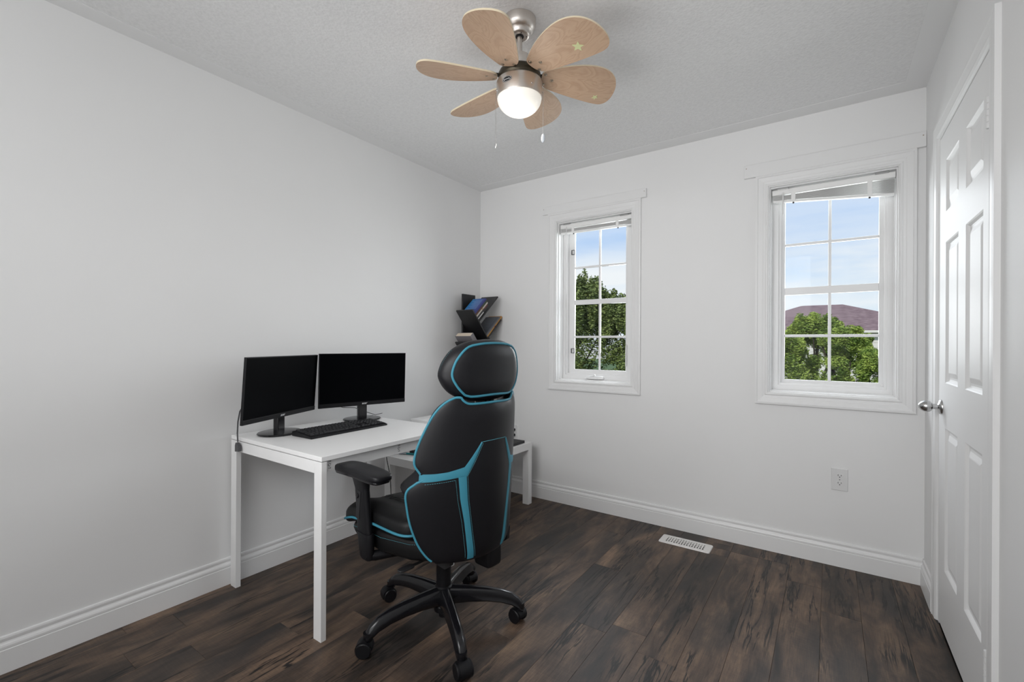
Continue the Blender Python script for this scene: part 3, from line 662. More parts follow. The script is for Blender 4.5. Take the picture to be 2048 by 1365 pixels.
# ------------------------------------------------------------------ things on the side table
lt = thing('laptop', 'open black laptop on the white side table behind the chair', 'laptop', (.462, -.378, .4505))
MB().box((-.118, -.180, 0), (.118, .180, .019)).build('base', 'black_matte', lt, bevel=.003)
MB().box((.035, -.055, .0190), (.105, .055, .0196)).build('touchpad', 'clear', lt); MB().box((-.100, -.165, .0190), (.015, .165, .0200)).build('key_field', 'black_pl', lt)
sc = MB().box((0, -.180, 0), (.007, .180, .225)).build('screen_lid', 'black_matte', lt, bevel=.002); sc.location = (-.118, 0, .020); sc.rotation_euler = (0, -.18, 0)
MB().box((.0071, -.170, .012), (.0076, .170, .215)).build('screen', 'screen', sc)
bx = thing('paper_box', 'white paper box standing on the side table just past the desk end', 'box', (.20, -.66, .4505))
MB().box((-.115, -.180, 0), (.115, .060, .205)).build('box_body', 'paper', bx, bevel=.002)
MB().box((-.118, -.184, .205), (.118, .064, .213)).build('lid', 'paper', bx, bevel=.001)
pc = thing('pouch', 'small black pouch on the side table beside the paper box', 'pouch', (.20, -.895, .4505))
MB().squad((0, 0, .017), (.050, .032, .017), .5, .5, 24, 10).build('pouch_body', 'black_matte', pc)
MB().tube([(-.046, 0, .018), (0, -.033, .019), (.046, 0, .018)], .0012, 6).build('zip', 'grey_cable', pc)
tl = thing('teal_pen', 'teal pen with clear grey cap lying on the side table edge', 'pen', (.12, -.955, .4505), rotz=.35)
MB().tube([(.035, 0, .0075), (.13, 0, .0075)], .006, 12).build('barrel', 'teal', tl); MB().tube([(-.025, 0, .0085), (-.015, 0, .0085), (.036, 0, .0080)], .0085, 12, rr=[.005, .0085, .0075]).build('cap', 'clear', tl)
pp = thing('paper_sheet', 'white paper sheet lying under the teal pen', 'paper', (.095, -.955, .4502))
MB().box((-.035, -.060, 0), (.24, .030, .0006)).build('sheet', 'paper', pp); 
tl.location.z += .0006

# ------------------------------------------------------------------ black zigzag bookshelf
bs = thing('bookshelf', 'black tree-shaped bookshelf with slanted shelves standing on the side table corner', 'bookshelf', (.16, -.24, .4505))
BO = Vector((.16, -.24, .4505))
def board(name, a, dv, lv, th, parent=bs):
    """board from corner a spanned by depth dv and length lv, thickness th along the normal"""
    a, dv, lv = Vector(a)-BO, Vector(dv), Vector(lv); n_ = dv.cross(lv).normalized()*th
    p = [a, a+dv, a+dv+lv, a+lv]; v = [tuple(q) for q in p]+[tuple(q+n_) for q in p]
    return MB().add(v, [(0, 1, 2, 3), (4, 7, 6, 5), (0, 4, 5, 1), (1, 5, 6, 2), (2, 6, 7, 3), (3, 7, 4, 0)]).build(name, 'shelf_bl', parent, bevel=.001)
XB, XF = .078, .240                                                    # back and front of the shelves
eA = Vector((0, .660, -.753)).normalized(); eB = Vector((0, .755, .656)).normalized(); nB = Vector((0, -.656, .755)).normalized(); nA = Vector((0, .753, .660)).normalized()
board('back_plate', (XB-.002, -.307, .4505), (0, .150, 0), (0, 0, 1.105), -.014)
MB().box((-.10, -.16, 0), (.10, .17, .014)).build('foot_board', 'shelf_bl', bs, bevel=.001)
def left_wing(y, z, L_=.29): return board('shelf', (XB, y, z), (XF-XB, 0, 0), tuple(eA*L_), .011)
def right_wing(y, z, L_): return board('shelf', (XB, y, z), (XF-XB, 0, 0), tuple(eB*L_), .011)
left_wing(-.390, 1.418)
K1 = Vector((0, -.312, 1.329)); K2 = Vector((0, -.204, 1.2055)); K3 = Vector((0, -.322, 1.090)); K4 = Vector((0, -.214, .967))
right_wing(K1.y, K1.z, .320); right_wing(K2.y, K2.z, .236)
left_wing(-.400, 1.179); right_wing(K3.y, K3.z, .140); right_wing(K4.y, K4.z, .236)
left_wing(-.400, .940); right_wing(-.322, .851, .20); right_wing(-.214, .728, .236)
left_wing(-.400, .701, .26)
for nme, c in dict(book_blue=(.020, .085, .35), book_navy=(.02, .03, .14), book_green=(.035, .06, .03), book_brown=(.12, .04, .025), book_white=(.60, .54, .48), book_dark=(.02, .018, .02), book_red=(.16, .03, .03), book_grey=(.075, .085, .105), book_orange=(.52, .25, .045), book_lgrey=(.17, .16, .17), print_pale=(.25, .42, .65), print_grey=(.16, .18, .21), print_white=(.6, .6, .6)).items(): M[nme] = mat(nme, c, .4)
def blue_cover():
    m = mat('blue_gradient_cover', (.03, .1, .4), .35); t = m.node_tree; tcn = N(t, 'ShaderNodeTexCoord'); s = N(t, 'ShaderNodeSeparateXYZ'); t.links.new(tcn.outputs['Generated'], s.inputs[0])
    r = ramp(t, [(0, (.03, .22, .50)), (.5, (.015, .10, .38)), (1, (.02, .025, .20))]); t.links.new(s.outputs['X'], r.inputs[0]); t.links.new(r.outputs[0], t.nodes['Principled BSDF'].inputs['Base Color']); return m
M['book_blue'] = blue_cover()
def book(label, org, e1, e2, n_, L_, Wd, th, cover, lines=0, block=None, spine=None, pline='print_pale'):
    """closed book: length L_ along e1, width Wd along e2 (its spine at e2=0), thickness th along n_"""
    e1, e2, n_ = Vector(e1).normalized(), Vector(e2).normalized(), Vector(n_).normalized()
    root = thing('book', label, 'book', tuple(org)); mt = basis(e1, e2, n_, (0, 0, 0)); c = .0012
    cv = MB().box((0, 0, 0), (L_, Wd, c), mtx=mt).box((0, 0, th-c), (L_, Wd, th), mtx=mt).box((0, 0, c), (L_, c, th-c), mtx=mt)
    o = cv.build('cover', cover, root)
    MB().box((.002, c+.0001, c+.0001), (L_-.002, Wd-.003, th-c-.0001), mtx=mt).build('pages', 'pages', root)
    if lines:
        m = MB()
        for i in range(lines):
            a = .90-.62*i/lines; m.box((L_*a-.0012, Wd*.16, th), (L_*a+.0012, Wd*(.86 if i % 3 else .70), th+.0003), mtx=mt)
        m.build('printed_lines', pline, root)
    if block: MB().box((L_*block[0], Wd*.12, th), (L_*block[1], Wd*.80, th+.0004), mtx=mt).build('label_patch', 'print_white', root)
    if spine: MB().box((L_*spine[1], -.0004, .002), (L_*spine[2], .0001, th-.002), mtx=mt).build('spine_print', spine[0], root)
    return root
mX = Vector((-1, 0, 0))
off0 = .0004
for lab, L_, Wd, th, cov, kw_ in [
    ('black book flat against the upper right shelf, bottom of the leaning stack', .150, .130, .015, 'book_dark', {}),
    ('black book with thin white spine line in the leaning stack', .162, .128, .013, 'book_dark', dict(spine=('print_white', .10, .62))),
    ('dark red and black book below the cream-white one', .178, .125, .012, 'book_dark', dict(spine=('book_red', .72, .98))),
    ('cream-white thin book in the middle of the leaning stack', .188, .128, .012, 'book_white', dict(spine=('book_orange', .52, .60))),
    ('green book with brown spine end just under the blue book', .190, .126, .017, 'book_green', dict(spine=('book_brown', .05, .60))),
    ('blue book with printed back cover on top of the leaning stack', .193, .128, .012, 'book_blue', dict(lines=12))]:
    book(lab, Vector((XF-.006, K1.y, K1.z))+eB*.0006+nB*off0, eB, mX, nB, L_, Wd, th, cov, **kw_); off0 += th+.0005
off0 = .0004
for lab, L_, Wd, th, cov, kw_ in [
    ('black thin book lying on the second right shelf', .200, .130, .007, 'book_dark', {}),
    ('orange-yellow book between the black and the pale grey book', .262, .130, .013, 'book_orange', dict(spine=('book_red', .50, .56))),
    ('pale grey book under the dark grey printed one', .240, .130, .011, 'book_lgrey', {}),
    ('dark grey book with printed cover and white label patch', .226, .128, .009, 'book_grey', dict(lines=7, block=(.04, .15), pline='print_grey'))]:
    book(lab, Vector((XF-.004, K2.y, K2.z))+eB*.0006+nB*off0, eB, mX, nB, L_, Wd, th, cov, **kw_); off0 += th+.0005
d0 = Vector((XF-.004, K3.y, K3.z))+eB*.026+nB*.0006
book('grey-covered book with cream pages leaning on the lower left shelf', d0, -eA, mX, eB, .158, .150, .040, 'book_lgrey')
ec = thing('speaker', 'small rounded black speaker on the lower right shelf above the headrest', 'speaker', tuple(Vector((.165, K4.y, K4.z))+eB*.170+nB*.084))
sp_m = basis(tuple(-mX), tuple(eB), tuple(nB), (0, 0, 0))
MB().squad((0, 0, 0), (.062, .062, .082), .6, .6, 24, 12, mtx=sp_m).build('speaker_shell', 'black_matte', ec); MB().tube([(.063*math.cos(a), .063*math.sin(a), 0) for a in [2*PI*i/24 for i in range(24)]], .0012, 6, closed=True, mtx=sp_m).build('seam', 'black_matte', ec)

# ------------------------------------------------------------------ gaming chair   (local: x = backwards, y = sitter's... see CH)
CYAW = -1.459
ch = thing('office_chair', 'black leatherette gaming office chair with turquoise piping at the desk', 'chair', (1.074, -1.574, 0))
Fv = Vector((math.sin(CYAW), math.cos(CYAW), 0)); Lv = Vector((-Fv.y, Fv.x, 0))
# chair frame: (u left, v back, z)
ch.matrix_world = Matrix(((Lv.x, -Fv.x, 0, 1.074), (Lv.y, -Fv.y, 0, -1.574), (0, 0, 1, 0), (0, 0, 0, 1)))
WT = [(.366, .150), (.370, .172), (.378, .193), (.394, .212), (.437, .237), (.483, .253), (.533, .265), (.59, .273), (.627, .276), (.650, .270), (.672, .250), (.690, .241), (.705, .243), (.734, .257), (.766, .258), (.815, .249), (.868, .233), (.906, .219), (.938, .202), (.959, .184), (.972, .166), (.979, .150)]
WT = smooth_tab(WT)
ZT = [(0, .953), (.45, .951), (.60, .953), (.72, .963), (.86, .975), (1, .977)]
ZT = smooth_tab(ZT)
def zb_(s): return .368+.006*abs(s)**4
def vr0(u, z): return .254+(z-.4)*.059-2.03*u*u
q_ = lambda x: math.sqrt(max(0, 1-(1-min(1, max(0, x)))**2))
def dome(s, r): return q_((1-abs(s))/.30)**.8*q_((1-r)/.10)*q_(r/.10)
def inv(u, z):
    s = max(-1, min(1, u/interp(WT, z))); a, b = zb_(s), interp(ZT, abs(s)); return s, max(0, min(1, (z-a)/(b-a)))
def rear(u, z): s, r = inv(u, z); return vr0(u, z)+.016*dome(s, r)
def shell(ns, nr, WTf, zb, zt, rearf, frontf, fs=lambda z: 1):
    S_ = [-math.cos(PI*i/ns) for i in range(ns+1)]; R_ = [.5-.5*math.cos(PI*j/nr) for j in range(nr+1)]
    v = []; f = []
    for side in (0, 1):
        for r in R_:
            for s in S_:
                a, b = zb(s), zt(s); z = a+(b-a)*r; u = s*WTf(z); v.append((u if side == 0 else u*fs(z), rearf(u, z, s, r) if side == 0 else frontf(u, z, s, r), z))
    w = ns+1; off = w*(nr+1)
    for j in range(nr):
        for i in range(ns):
            a = j*w+i; f.append((a, a+1, a+w+1, a+w)); a += off; f.append((a, a+w, a+w+1, a+1))
    bd = [i for i in range(w)]+[j*w+ns for j in range(1, nr+1)]+[nr*w+i for i in range(ns-1, -1, -1)]+[j*w for j in range(nr-1, 0, -1)]
    for a, b in zip(bd, bd[1:]+bd[:1]): f.append((a, a+off, b+off, b))
    return MB().add(v, f, smooth=True)
def frontf(u, z, s, r):
    T_ = .016+.062*dome(s, r)+.035*math.exp(-((abs(s)-.97)/.12)**2)*math.exp(-((z-.675)/.035)**2)
    return vr0(u, z)-T_
bk = shell(48, 90, lambda z: interp(WT, z), zb_, lambda s: interp(ZT, abs(s)), lambda u, z, s, r: vr0(u, z)+.016*dome(s, r), frontf, lambda z: .88+.12*math.exp(-((z-.66)/.05)**2)).build('backrest', 'leather', ch, angle=60)
def strips(pairs, name, m, parent, off=.0022, rf=None):
    """bands lying on the rear surface; each pair = (list of (u,z) outer, inner)"""
    rf = rf or rear; mb = MB()
    for A, B in pairs:
        def samp(L_, n_):
            d = [0]
            for p, q in zip(L_, L_[1:]): d.append(d[-1]+math.hypot(q[0]-p[0], q[1]-p[1]))
            out = []
            for i in range(n_+1):
                t = d[-1]*i/n_
                for j in range(len(L_)-1):
                    if t <= d[j+1]+1e-9:
                        k_ = (t-d[j])/max(1e-9, d[j+1]-d[j]); out.append((L_[j][0]+(L_[j+1][0]-L_[j][0])*k_, L_[j][1]+(L_[j+1][1]-L_[j][1])*k_)); break
            return out
        n_ = 24; a, b = samp(A, n_), samp(B, n_); K = 5; v = []; f = []
        for lay, of in ((0, off), (1, -.004)):
            for i in range(n_+1):
                for j in range(K):
                    t = j/(K-1); u = a[i][0]*(1-t)+b[i][0]*t; z = a[i][1]*(1-t)+b[i][1]*t; e = off*.5 if j in (0, K-1) and lay == 0 else 0
                    v.append((u, rf(u, z)+of-e, z))
        o_ = K*(n_+1)
        for i in range(n_):
            for j in range(K-1): c = i*K+j; f.append((c, c+1, c+K+1, c+K))
            f.append((i*K, i*K+K, o_+i*K+K, o_+i*K)); f.append((i*K+K-1, o_+i*K+K-1, o_+i*K+2*K-1, i*K+2*K-1))
        f.append((0, o_, o_+K-1, K-1)); mb.add(v, f, smooth=True)
    return mb.build(name, m, parent, angle=50)
for sg in (1, -1):
    g = lambda L_: [(sg*u, z) for u, z in L_]
    strips([(g([(.243, .704), (.210, .706), (.175, .711), (.118, .727)]), g([(.246, .675), (.215, .678), (.19, .682), (.143, .689), (.117, .694)])),
            (g([(.125, .724), (.100, .760), (.066, .812)]), g([(.116, .690), (.090, .745), (.062, .808)])),
            (g([(.143, .689), (.134, .606), (.117, .52), (.097, .379)]), g([(.117, .694), (.109, .602), (.092, .493), (.073, .379)]))], 'turquoise_band', 'cyan', bk)
def out_pts(zs, sg=1): return [(sg*interp(WT, z), vr0(interp(WT, z), z)+.001, z) for z in zs]
zz = lambda a, b, n_: [a+(b-a)*i/n_ for i in range(n_+1)]
up_ = out_pts(zz(.704, .977, 40)); top = []
for i in range(0, 41):
    s = 1-i/20; z = interp(ZT, abs(s)); u = s*interp(WT, z); top.append((u, vr0(u, z)+.003, z+.001))
MB().tube(up_+top[1:-1]+out_pts(zz(.977, .704, 40), -1), .0046, 8).build('piping', 'cyan', bk)
for sg in (1, -1): MB().tube([(sg*.235, vr0(.235, .682)+.004, .682)]+out_pts(zz(.672, .385, 40), sg), .0046, 8).build('piping', 'cyan', bk)
def stitch(path, name='stitching', parent=bk, rf=None, dash=.004, gap=.0022, r=.0006):
    rf = rf or rear; mb = MB(); pts = []
    for (u0, z0_), (u1, z1_) in zip(path, path[1:]):
        n_ = max(2, int(math.hypot(u1-u0, z1_-z0_)/.002)); pts += [(u0+(u1-u0)*i/n_, z0_+(z1_-z0_)*i/n_) for i in range(n_)]
    i = 0
    while i+2 < len(pts):
        seg = pts[i:i+3]; mb.tube([(u, rf(u, z)+.0012, z) for u, z in seg], r, 4); i += 3
    return mb.build(name, 'stitch', parent)
for sg in (1, -1):
    stitch([(sg*.236, .668), (sg*.19, .674), (sg*.152, .680), (sg*.143, .606), (sg*.126, .52), (sg*.106, .382)])
    stitch([(sg*.060, .805), (sg*.088, .742), (sg*.113, .692), (sg*.105, .602), (sg*.088, .493), (sg*.069, .382)])
MB().tube([(u, rear(u, z)+.0006, z) for u, z in [(.062+(-.124)*i/20, .811+.002*math.sin(PI*i/20)) for i in range(21)]], .0009, 5).build('stitching', 'stitch', bk)

# headrest
HT = [(.960, .085), (.970, .118), (.985, .148), (1.005, .170), (1.03, .187), (1.057, .196), (1.09, .190), (1.12, .176), (1.15, .152), (1.17, .120), (1.183, .080), (1.187, .04)]
HP = [(.977, .088), (.981, .116), (.996, .138), (1.021, .160), (1.057, .176), (1.099, .168), (1.131, .150), (1.155, .126), (1.166, .100), (1.172, .060)]
HT = smooth_tab(HT); HP = smooth_tab(HP)
def hr0(u, z): return .262+(z-.4)*.059-1.142*u*u
def hd(u, z):
    w = interp(HT, z); s = max(-1, min(1, u/w)); r = max(0, min(1, (z-.955)/(1.189-.955)))
    return q_((1-abs(s))/.42)*q_((1-r)/.30)*q_(r/.30)
hfull = lambda u, z: hr0(u, z)-.052+.048*hd(u, z)
def hdome(s, r): return q_((1-abs(s))/.42)*q_((1-r)/.30)*q_(r/.30)
hb = shell(40, 40, lambda z: interp(HT, z), lambda s: .955+.004*abs(s)**3, lambda s: 1.189-.004*abs(s)**3, lambda u, z, s, r: hr0(u, z)-.052+.048*hdome(s, r), lambda u, z, s, r: hr0(u, z)-.060-.045*hdome(s, r)).build('headrest', 'leather', ch, angle=60)
zs = zz(.979, 1.170, 36)
path = [(interp(HP, z), z) for z in zs]+[(.06-.12*i/12, 1.172+.002*math.sin(PI*i/12)) for i in range(1, 12)]+[(-interp(HP, z), z) for z in zs[::-1]]+[(-.09+.18*i/16, .978+.003*math.sin(PI*i/16)) for i in range(1, 16)]
MB().tube([(u, hfull(u, z)+.0015, z) for u, z in path], .0046, 8, closed=True).build('piping', 'cyan', hb)
hm = MB()
for i in range(4, 30):
    z = .985+i*.0055; u = interp(HT, z)*.995; hm.tube([(u, hr0(u, z)-.060, z), (u, hr0(u, z)-.060, z+.003)], .0007, 4)
hm.build('stitching', 'stitch', hb)
mb = MB(); mb.box((-.030, .215, .930), (.030, .245, .995))
for i in range(3): mb.box((-.034+.026*i, .243, .935), (-.018+.026*i, .252, .985))
mb.build('headrest_bracket', 'black_pl', ch, bevel=.002)

# seat
def seatfn(p, x, y, z):
    u, v_, zz_ = p
    if z > 0:
        zz_ += .014*math.exp(-((abs(u)-.215)/.045)**2)*min(1, z*1.5)-.010*math.exp(-(u/.12)**2)*z
    if v_ < -.15: zz_ -= .10*((-.15-v_)/.19)**2*.45
    return (u, v_, zz_)
st = MB().squad((0, -.122, .480), (.272, .242, .042), .45, .26, 56, 24, fn=seatfn).build('seat_cushion', 'leather2', ch, angle=70)
lo = MB().squad((0, -.062, .402), (.262, .262, .054), .42, .28, 64, 20, fn=lambda p, x, y, z: (p[0]*(1-.47*max(0, (p[1]-.02)/.18)), p[1], p[2]+(.035*((-.15-p[1])/.16)**2 if (p[1] < -.15 and z < 0) else 0)-(.02*((-.15-p[1])/.16)**2 if (p[1] < -.15 and z > 0) else 0))).build('seat_base_cushion', 'leather2', ch, angle=70)
# quilted centre pad
def topz(u, v_):
    x = u/.272; y = (v_+.122)/.242
    # invert the superquadric
    base = (abs(x)**(2/.26)+abs(y)**(2/.26)); zz_ = max(0, 1-base**(.26/.45))**(.45/2)
    return seatfn((u, v_, .480+.042*zz_), x, y, zz_)[2]
nu, nv = 24, 24; v = []; f = []
for j in range(nv+1):
    for i in range(nu+1):
        u = -.15+.30*i/nu; v_ = -.26+.33*j/nv; e = min(1, min(i, nu-i)/2, min(j, nv-j)/2); v.append((u, v_, topz(u, v_)-.002+.008*e))
for j in range(nv):
    for i in range(nu): a = j*(nu+1)+i; f.append((a, a+1, a+nu+2, a+nu+1))
MB().add(v, f, smooth=True).build('quilted_pad', 'quilt', st)
def ringpts(a, b, e, cz, cy, n_=72):
    sp = lambda x: math.copysign(abs(x)**e, x); out = []
    for i in range(n_):
        th = 2*PI*i/n_; out.append((a*sp(math.cos(th)), cy+b*sp(math.sin(th)), cz))
    return out
pp_ = [(u, v_, z+(-.10*((-.15-v_)/.19)**2*.45 if v_ < -.15 else 0)) for u, v_, z in ringpts(.2745, .2445, .26, .471, -.122)]
MB().tube(pp_, .0048, 8, closed=True).build('piping', 'cyan', st)
pp_ = [(u, v_, z-.006-(.045*((-.15-v_)/.19)**2 if v_ < -.15 else 0)) for u, v_, z in ringpts(.262, .232, .26, .502, -.122)]
sm = MB()
for i in range(0, len(pp_)): 
    a, b = Vector(pp_[i]), Vector(pp_[(i+1) % len(pp_)]); k_ = max(1, int((b-a).length/.007))
    for j in range(k_): sm.tube([a.lerp(b, j/k_), a.lerp(b, (j+.6)/k_)], .0006, 4)
sm.build('stitching', 'stitch', st)
sm = MB(); pp_ = [(u, v_, z-(.02*((-.15-v_)/.16)**2 if v_ < -.15 else 0)) for u, v_, z in ringpts(.2635, .2635, .28, .424, -.062)]; pp_ = [(u*(1-.47*max(0, (v_-.02)/.18)), v_, z) for u, v_, z in pp_]
for i in range(0, len(pp_)):
    if pp_[i][1] > .03 and abs(pp_[i][0]) < .2: continue
    a, b = Vector(pp_[i]), Vector(pp_[(i+1) % len(pp_)]); k_ = max(1, int((b-a).length/.007))
    for j in range(k_): sm.tube([a.lerp(b, j/k_), a.lerp(b, (j+.6)/k_)], .0006, 4)
sm.build('stitching', 'stitch', lo)
# mechanism
MB().box((-.11, -.13, .330), (.11, .12, .362)).box((-.055, -.10, .285), (.055, .08, .332)).build('tilt_mechanism', 'black_matte', ch, bevel=.006)
lv = MB().tube([(.05, .02, .315), (.14, .03, .318), (.19, .035, .320)], .005, 8).squad((.215, .035, .320), (.035, .016, .006), .6, .6, 20, 8); lv.build('height_lever', 'black_matte', ch)
for sg in (-1, 1):
    MB().prism([(.06, .330), (.155, .322), (.185, .345), (.190, .400), (.165, .415), (.150, .395), (.10, .365), (.06, .362)], -.008, .008, mtx=basis((0, 1, 0), (0, 0, 1), (1, 0, 0), (sg*.120 if sg > 0 else -.195, 0, 0))).build('recline_bracket', 'black_matte', ch, bevel=.004)
MB().squad((-.062, .195, .338), (.040, .045, .048), .3, .35, 24, 14).build('recline_cover', 'black_pl', ch)
# gas lift
MB().lathe([(.0, .035), (.020, .035), (.022, .05), (.040, .062), (.043, .085), (.036, .095), (.036, .160), (.031, .165), (.031, .26), (.026, .265), (.026, .30), (0, .30)], 32).build('gas_lift', 'black_pl', ch)
# armrests
for sg in (1, -1):
    ar = bpy.data.objects.new('armrest', None); S.collection.objects.link(ar); ar.parent = ch
    def afn(p, x, y, z): return (p[0], p[1], p[2]-.009*(y*y)*(1 if y < 0 else .6)+.004*z)
    pm = Matrix.Translation((sg*.290, -.155, .672)) @ Matrix.Rotation(-sg*.0, 4, 'Z')
    MB().squad((0, 0, 0), (.047, .162, .0135), .5, .42, 40, 18, mtx=pm, fn=afn).build('arm_pad', 'leather', ar, angle=70)
    MB().squad((0, 0, -.0135), (.044, .154, .0045), .3, .42, 40, 8, mtx=pm, fn=afn).build('pad_base', 'black_gloss', ar)
    # post: flared at the top, leaning back slightly
    def post(levels):
        v = []; f = []; n_ = 16
        for (u, v_, z, a, b) in levels:
            for i in range(n_):
                th = 2*PI*i/n_; c, s = math.cos(th), math.sin(th); e = .55
                v.append((sg*u+math.copysign(abs(c)**e, c)*a, v_+math.copysign(abs(s)**e, s)*b, z))
        for j in range(len(levels)-1):
            for i in range(n_): k_ = (i+1) % n_; f.append((j*n_+i, j*n_+k_, (j+1)*n_+k_, (j+1)*n_+i))
        f += [tuple(range(n_))[::-1], tuple((len(levels)-1)*n_+i for i in range(n_))]
        return MB().add(v, f, smooth=True)
    post([(.290, -.128, .432, .014, .040), (.290, -.132, .46, .0145, .041), (.290, -.150, .60, .0145, .040), (.290, -.158, .635, .017, .050), (.290, -.160, .650, .026, .065)]).build('post', 'black_pl', ar, angle=50)
    post([(.290, -.112, .338, .014, .030), (.290, -.114, .348, .0165, .036), (.290, -.124, .425, .0172, .044), (.290, -.126, .436, .0165, .044)]).build('post_sleeve', 'black_pl', ar, angle=50)
    MB().tube([(sg*.300, -.105, .352), (sg*.270, -.09, .350), (sg*.19, -.06, .347), (sg*.09, -.05, .345)], .017, 10, rr=[.017, .020, .018, .016]).build('support_arm', 'black_pl', ar)
    kbm = Matrix.Translation((sg*.305, -.158, .575)) @ Matrix.Rotation(sg*PI/2, 4, 'Y')
    MB().lathe([(0, 0), (.010, 0), (.010, .004), (.007, .0055), (0, .0055)], 20, mtx=kbm).build('adjust_button', 'black_gloss', ar)
    MB().box((-.0004, -.012, -.075), (.001, .012, .035), mtx=Matrix.Translation((sg*.3048, -.152, .560)) @ Matrix.Rotation(-.10, 4, 'X')).build('ratchet_plate', 'black_matte', ar)
# five star base
leg0 = cas0 = None
for k_ in range(5):
    an = (7+72*k_)*D2R
    # direction in (u, v): angle measured from forward (-v) towards left (+u)
    rz = math.atan2(-math.cos(an), math.sin(an))
    if leg0 is None:
        secs = [(.020, .134, .033, .040), (.050, .137, .030, .035), (.110, .138, .027, .031), (.180, .135, .025, .028), (.240, .127, .024, .026), (.285, .114, .023, .025), (.316, .094, .021, .023), (.334, .076, .017, .016)]
        v = []; f = []; n_ = 14
        for (x, z, hw, hh) in secs:
            for i in range(n_):
                th = 2*PI*i/n_; c, s = math.cos(th), math.sin(th); e = .6
                yy = math.copysign(abs(c)**e, c)*hw; zz_ = math.copysign(abs(s)**e, s)*hh
                if zz_ > 0: yy *= .72
                v.append((x, yy, z+zz_-.012))
        for j in range(len(secs)-1):
            for i in range(n_): q = (i+1) % n_; f.append((j*n_+i, j*n_+q, (j+1)*n_+q, (j+1)*n_+i))
        f += [tuple(range(n_))[::-1], tuple((len(secs)-1)*n_+i for i in range(n_))]
        leg0 = lg_ = MB().add(v, f, smooth=True).build('base_leg', 'black_gloss', ch, angle=50)
        MB().lathe([(0, .054), (.015, .054), (.018, .060), (.019, .085), (0, .085)], 20, mtx=Matrix.Translation((.321, 0, 0))).build('caster_cup', 'black_gloss', lg_)
    else:
        lg_ = clone(leg0, ch, 'base_leg')
    lg_.rotation_euler = (0, 0, rz)
    cs = bpy.data.objects.new('caster', None); S.collection.objects.link(cs); cs.parent = ch
    cs.location = (.321*math.sin(an), -.321*math.cos(an), 0); sw = [1.2, -.6, .15, 2.4, 1.0][k_]
    cs.rotation_euler = (0, 0, rz+sw); cs.scale = (1.1, 1.1, 1.1)
    if cas0 is None:
        ym = Matrix.Rotation(PI/2, 4, 'X')
        w_ = MB()
        hood = MB(); 
        # hood: a half shell over the wheels
        prf = [(.0275, -.006), (.0275, .006)]
        n_ = 18; v = []; f = []
        for i in range(n_+1):
            th = (-20+200*i/n_)*D2R
            for (rr_, yy) in ((.0285, -.019), (.0295, -.012), (.0295, .012), (.0285, .019), (.024, .019), (.024, -.019)): v.append((.012+rr_*math.cos(th), yy, .0265+rr_*math.sin(th)))
        for i in range(n_):
            for j in range(6): q = (j+1) % 6; f.append((i*6+j, i*6+q, (i+1)*6+q, (i+1)*6+j))
        f += [tuple(range(6)), tuple(n_*6+j for j in range(6))]
        hood.add(v, f, smooth=True).lathe([(0, .046), (.0065, .046), (.0065, .075), (0, .075)], 14)
        h_ = hood.build('hood', 'black_pl', cs, angle=45)
        wh = []
        for y in (-.0205, .0205):
            w1 = MB().lathe([(0, -.0085), (.017, -.0085), (.023, -.0065), (.0262, -.003), (.0262, .004), (.0235, .007), (0, .007)], 28, mtx=Matrix.Translation((.012, y, .0264)) @ Matrix.Rotation(PI/2 if y < 0 else -PI/2, 4, 'X')).build('wheel', 'black_pl', cs); wh.append(w1)
        cas0 = [h_]+wh
    else:
        for o in cas0: clone(o, cs, o.name.split('.')[0])

# ------------------------------------------------------------------ ceiling fan
FX, FY = 1.397, -1.505
fan = thing('ceiling_fan', 'six-bladed birch ceiling fan with brushed nickel body and lit glass globe', 'ceiling fan', (FX, FY, H))
def Z(z): return z-H
cn = MB().lathe([(0, Z(2.373)), (.016, Z(2.373)), (.028, Z(2.371)), (.036, Z(2.372)), (.040, Z(2.378)), (.041, Z(2.388)), (.048, Z(2.393)), (.056, Z(2.400)), (.061, Z(2.412)), (.0625, Z(2.4385)), (0, Z(2.4385))], 48).build('canopy', 'nickel', fan, angle=50)
MB().lathe([(0, Z(2.3695)), (.015, Z(2.3695)), (.017, Z(2.374)), (0, Z(2.374))], 24).build('collar_opening', 'dark', cn)
for i in range(5): an = i*72*D2R+.5; MB().lathe([(0, -.0008), (.0022, -.0008), (.0022, .001), (0, .001)], 10, mtx=Matrix.Translation((.027*math.cos(an), .027*math.sin(an), Z(2.371)))).build('canopy_screw', 'dark', cn)
MB().lathe([(.0105, Z(2.285)), (.0105, Z(2.380))], 24).build('downrod', 'nickel', fan)
MB().lathe([(0, Z(2.296)), (.034, Z(2.296)), (.041, Z(2.292)), (.042, Z(2.286)), (.042, Z(2.243)), (.039, Z(2.238)), (0, Z(2.238))], 40).build('motor_cover', 'nickel', fan)
MB().lathe([(0, Z(2.240)), (.060, Z(2.240)), (.078, Z(2.232)), (.083, Z(2.222)), (.083, Z(2.205)), (.078, Z(2.197)), (0, Z(2.197))], 48).build('motor', 'bronze', fan)
hs = MB().lathe([(.0, Z(2.196)), (.080, Z(2.196)), (.0875, Z(2.193)), (.0895, Z(2.188)), (.0895, Z(2.132)), (.0885, Z(2.1285)), (.083, Z(2.1285)), (.083, Z(2.14)), (0, Z(2.14))], 64).build('light_housing', 'nickel', fan, angle=50)
for a_ in (-2.30, -.42):
    MB().lathe([(0, -.001), (.004, 0), (.0032, .0028), (0, .0036)], 12, mtx=Matrix.Translation((.0890*math.cos(a_), .0890*math.sin(a_), Z(2.150))) @ Matrix.Rotation(a_, 4, 'Z') @ Matrix.Rotation(PI/2, 4, 'Y')).build('housing_screw', 'chrome', hs)
R_ = .0865; hg = .066
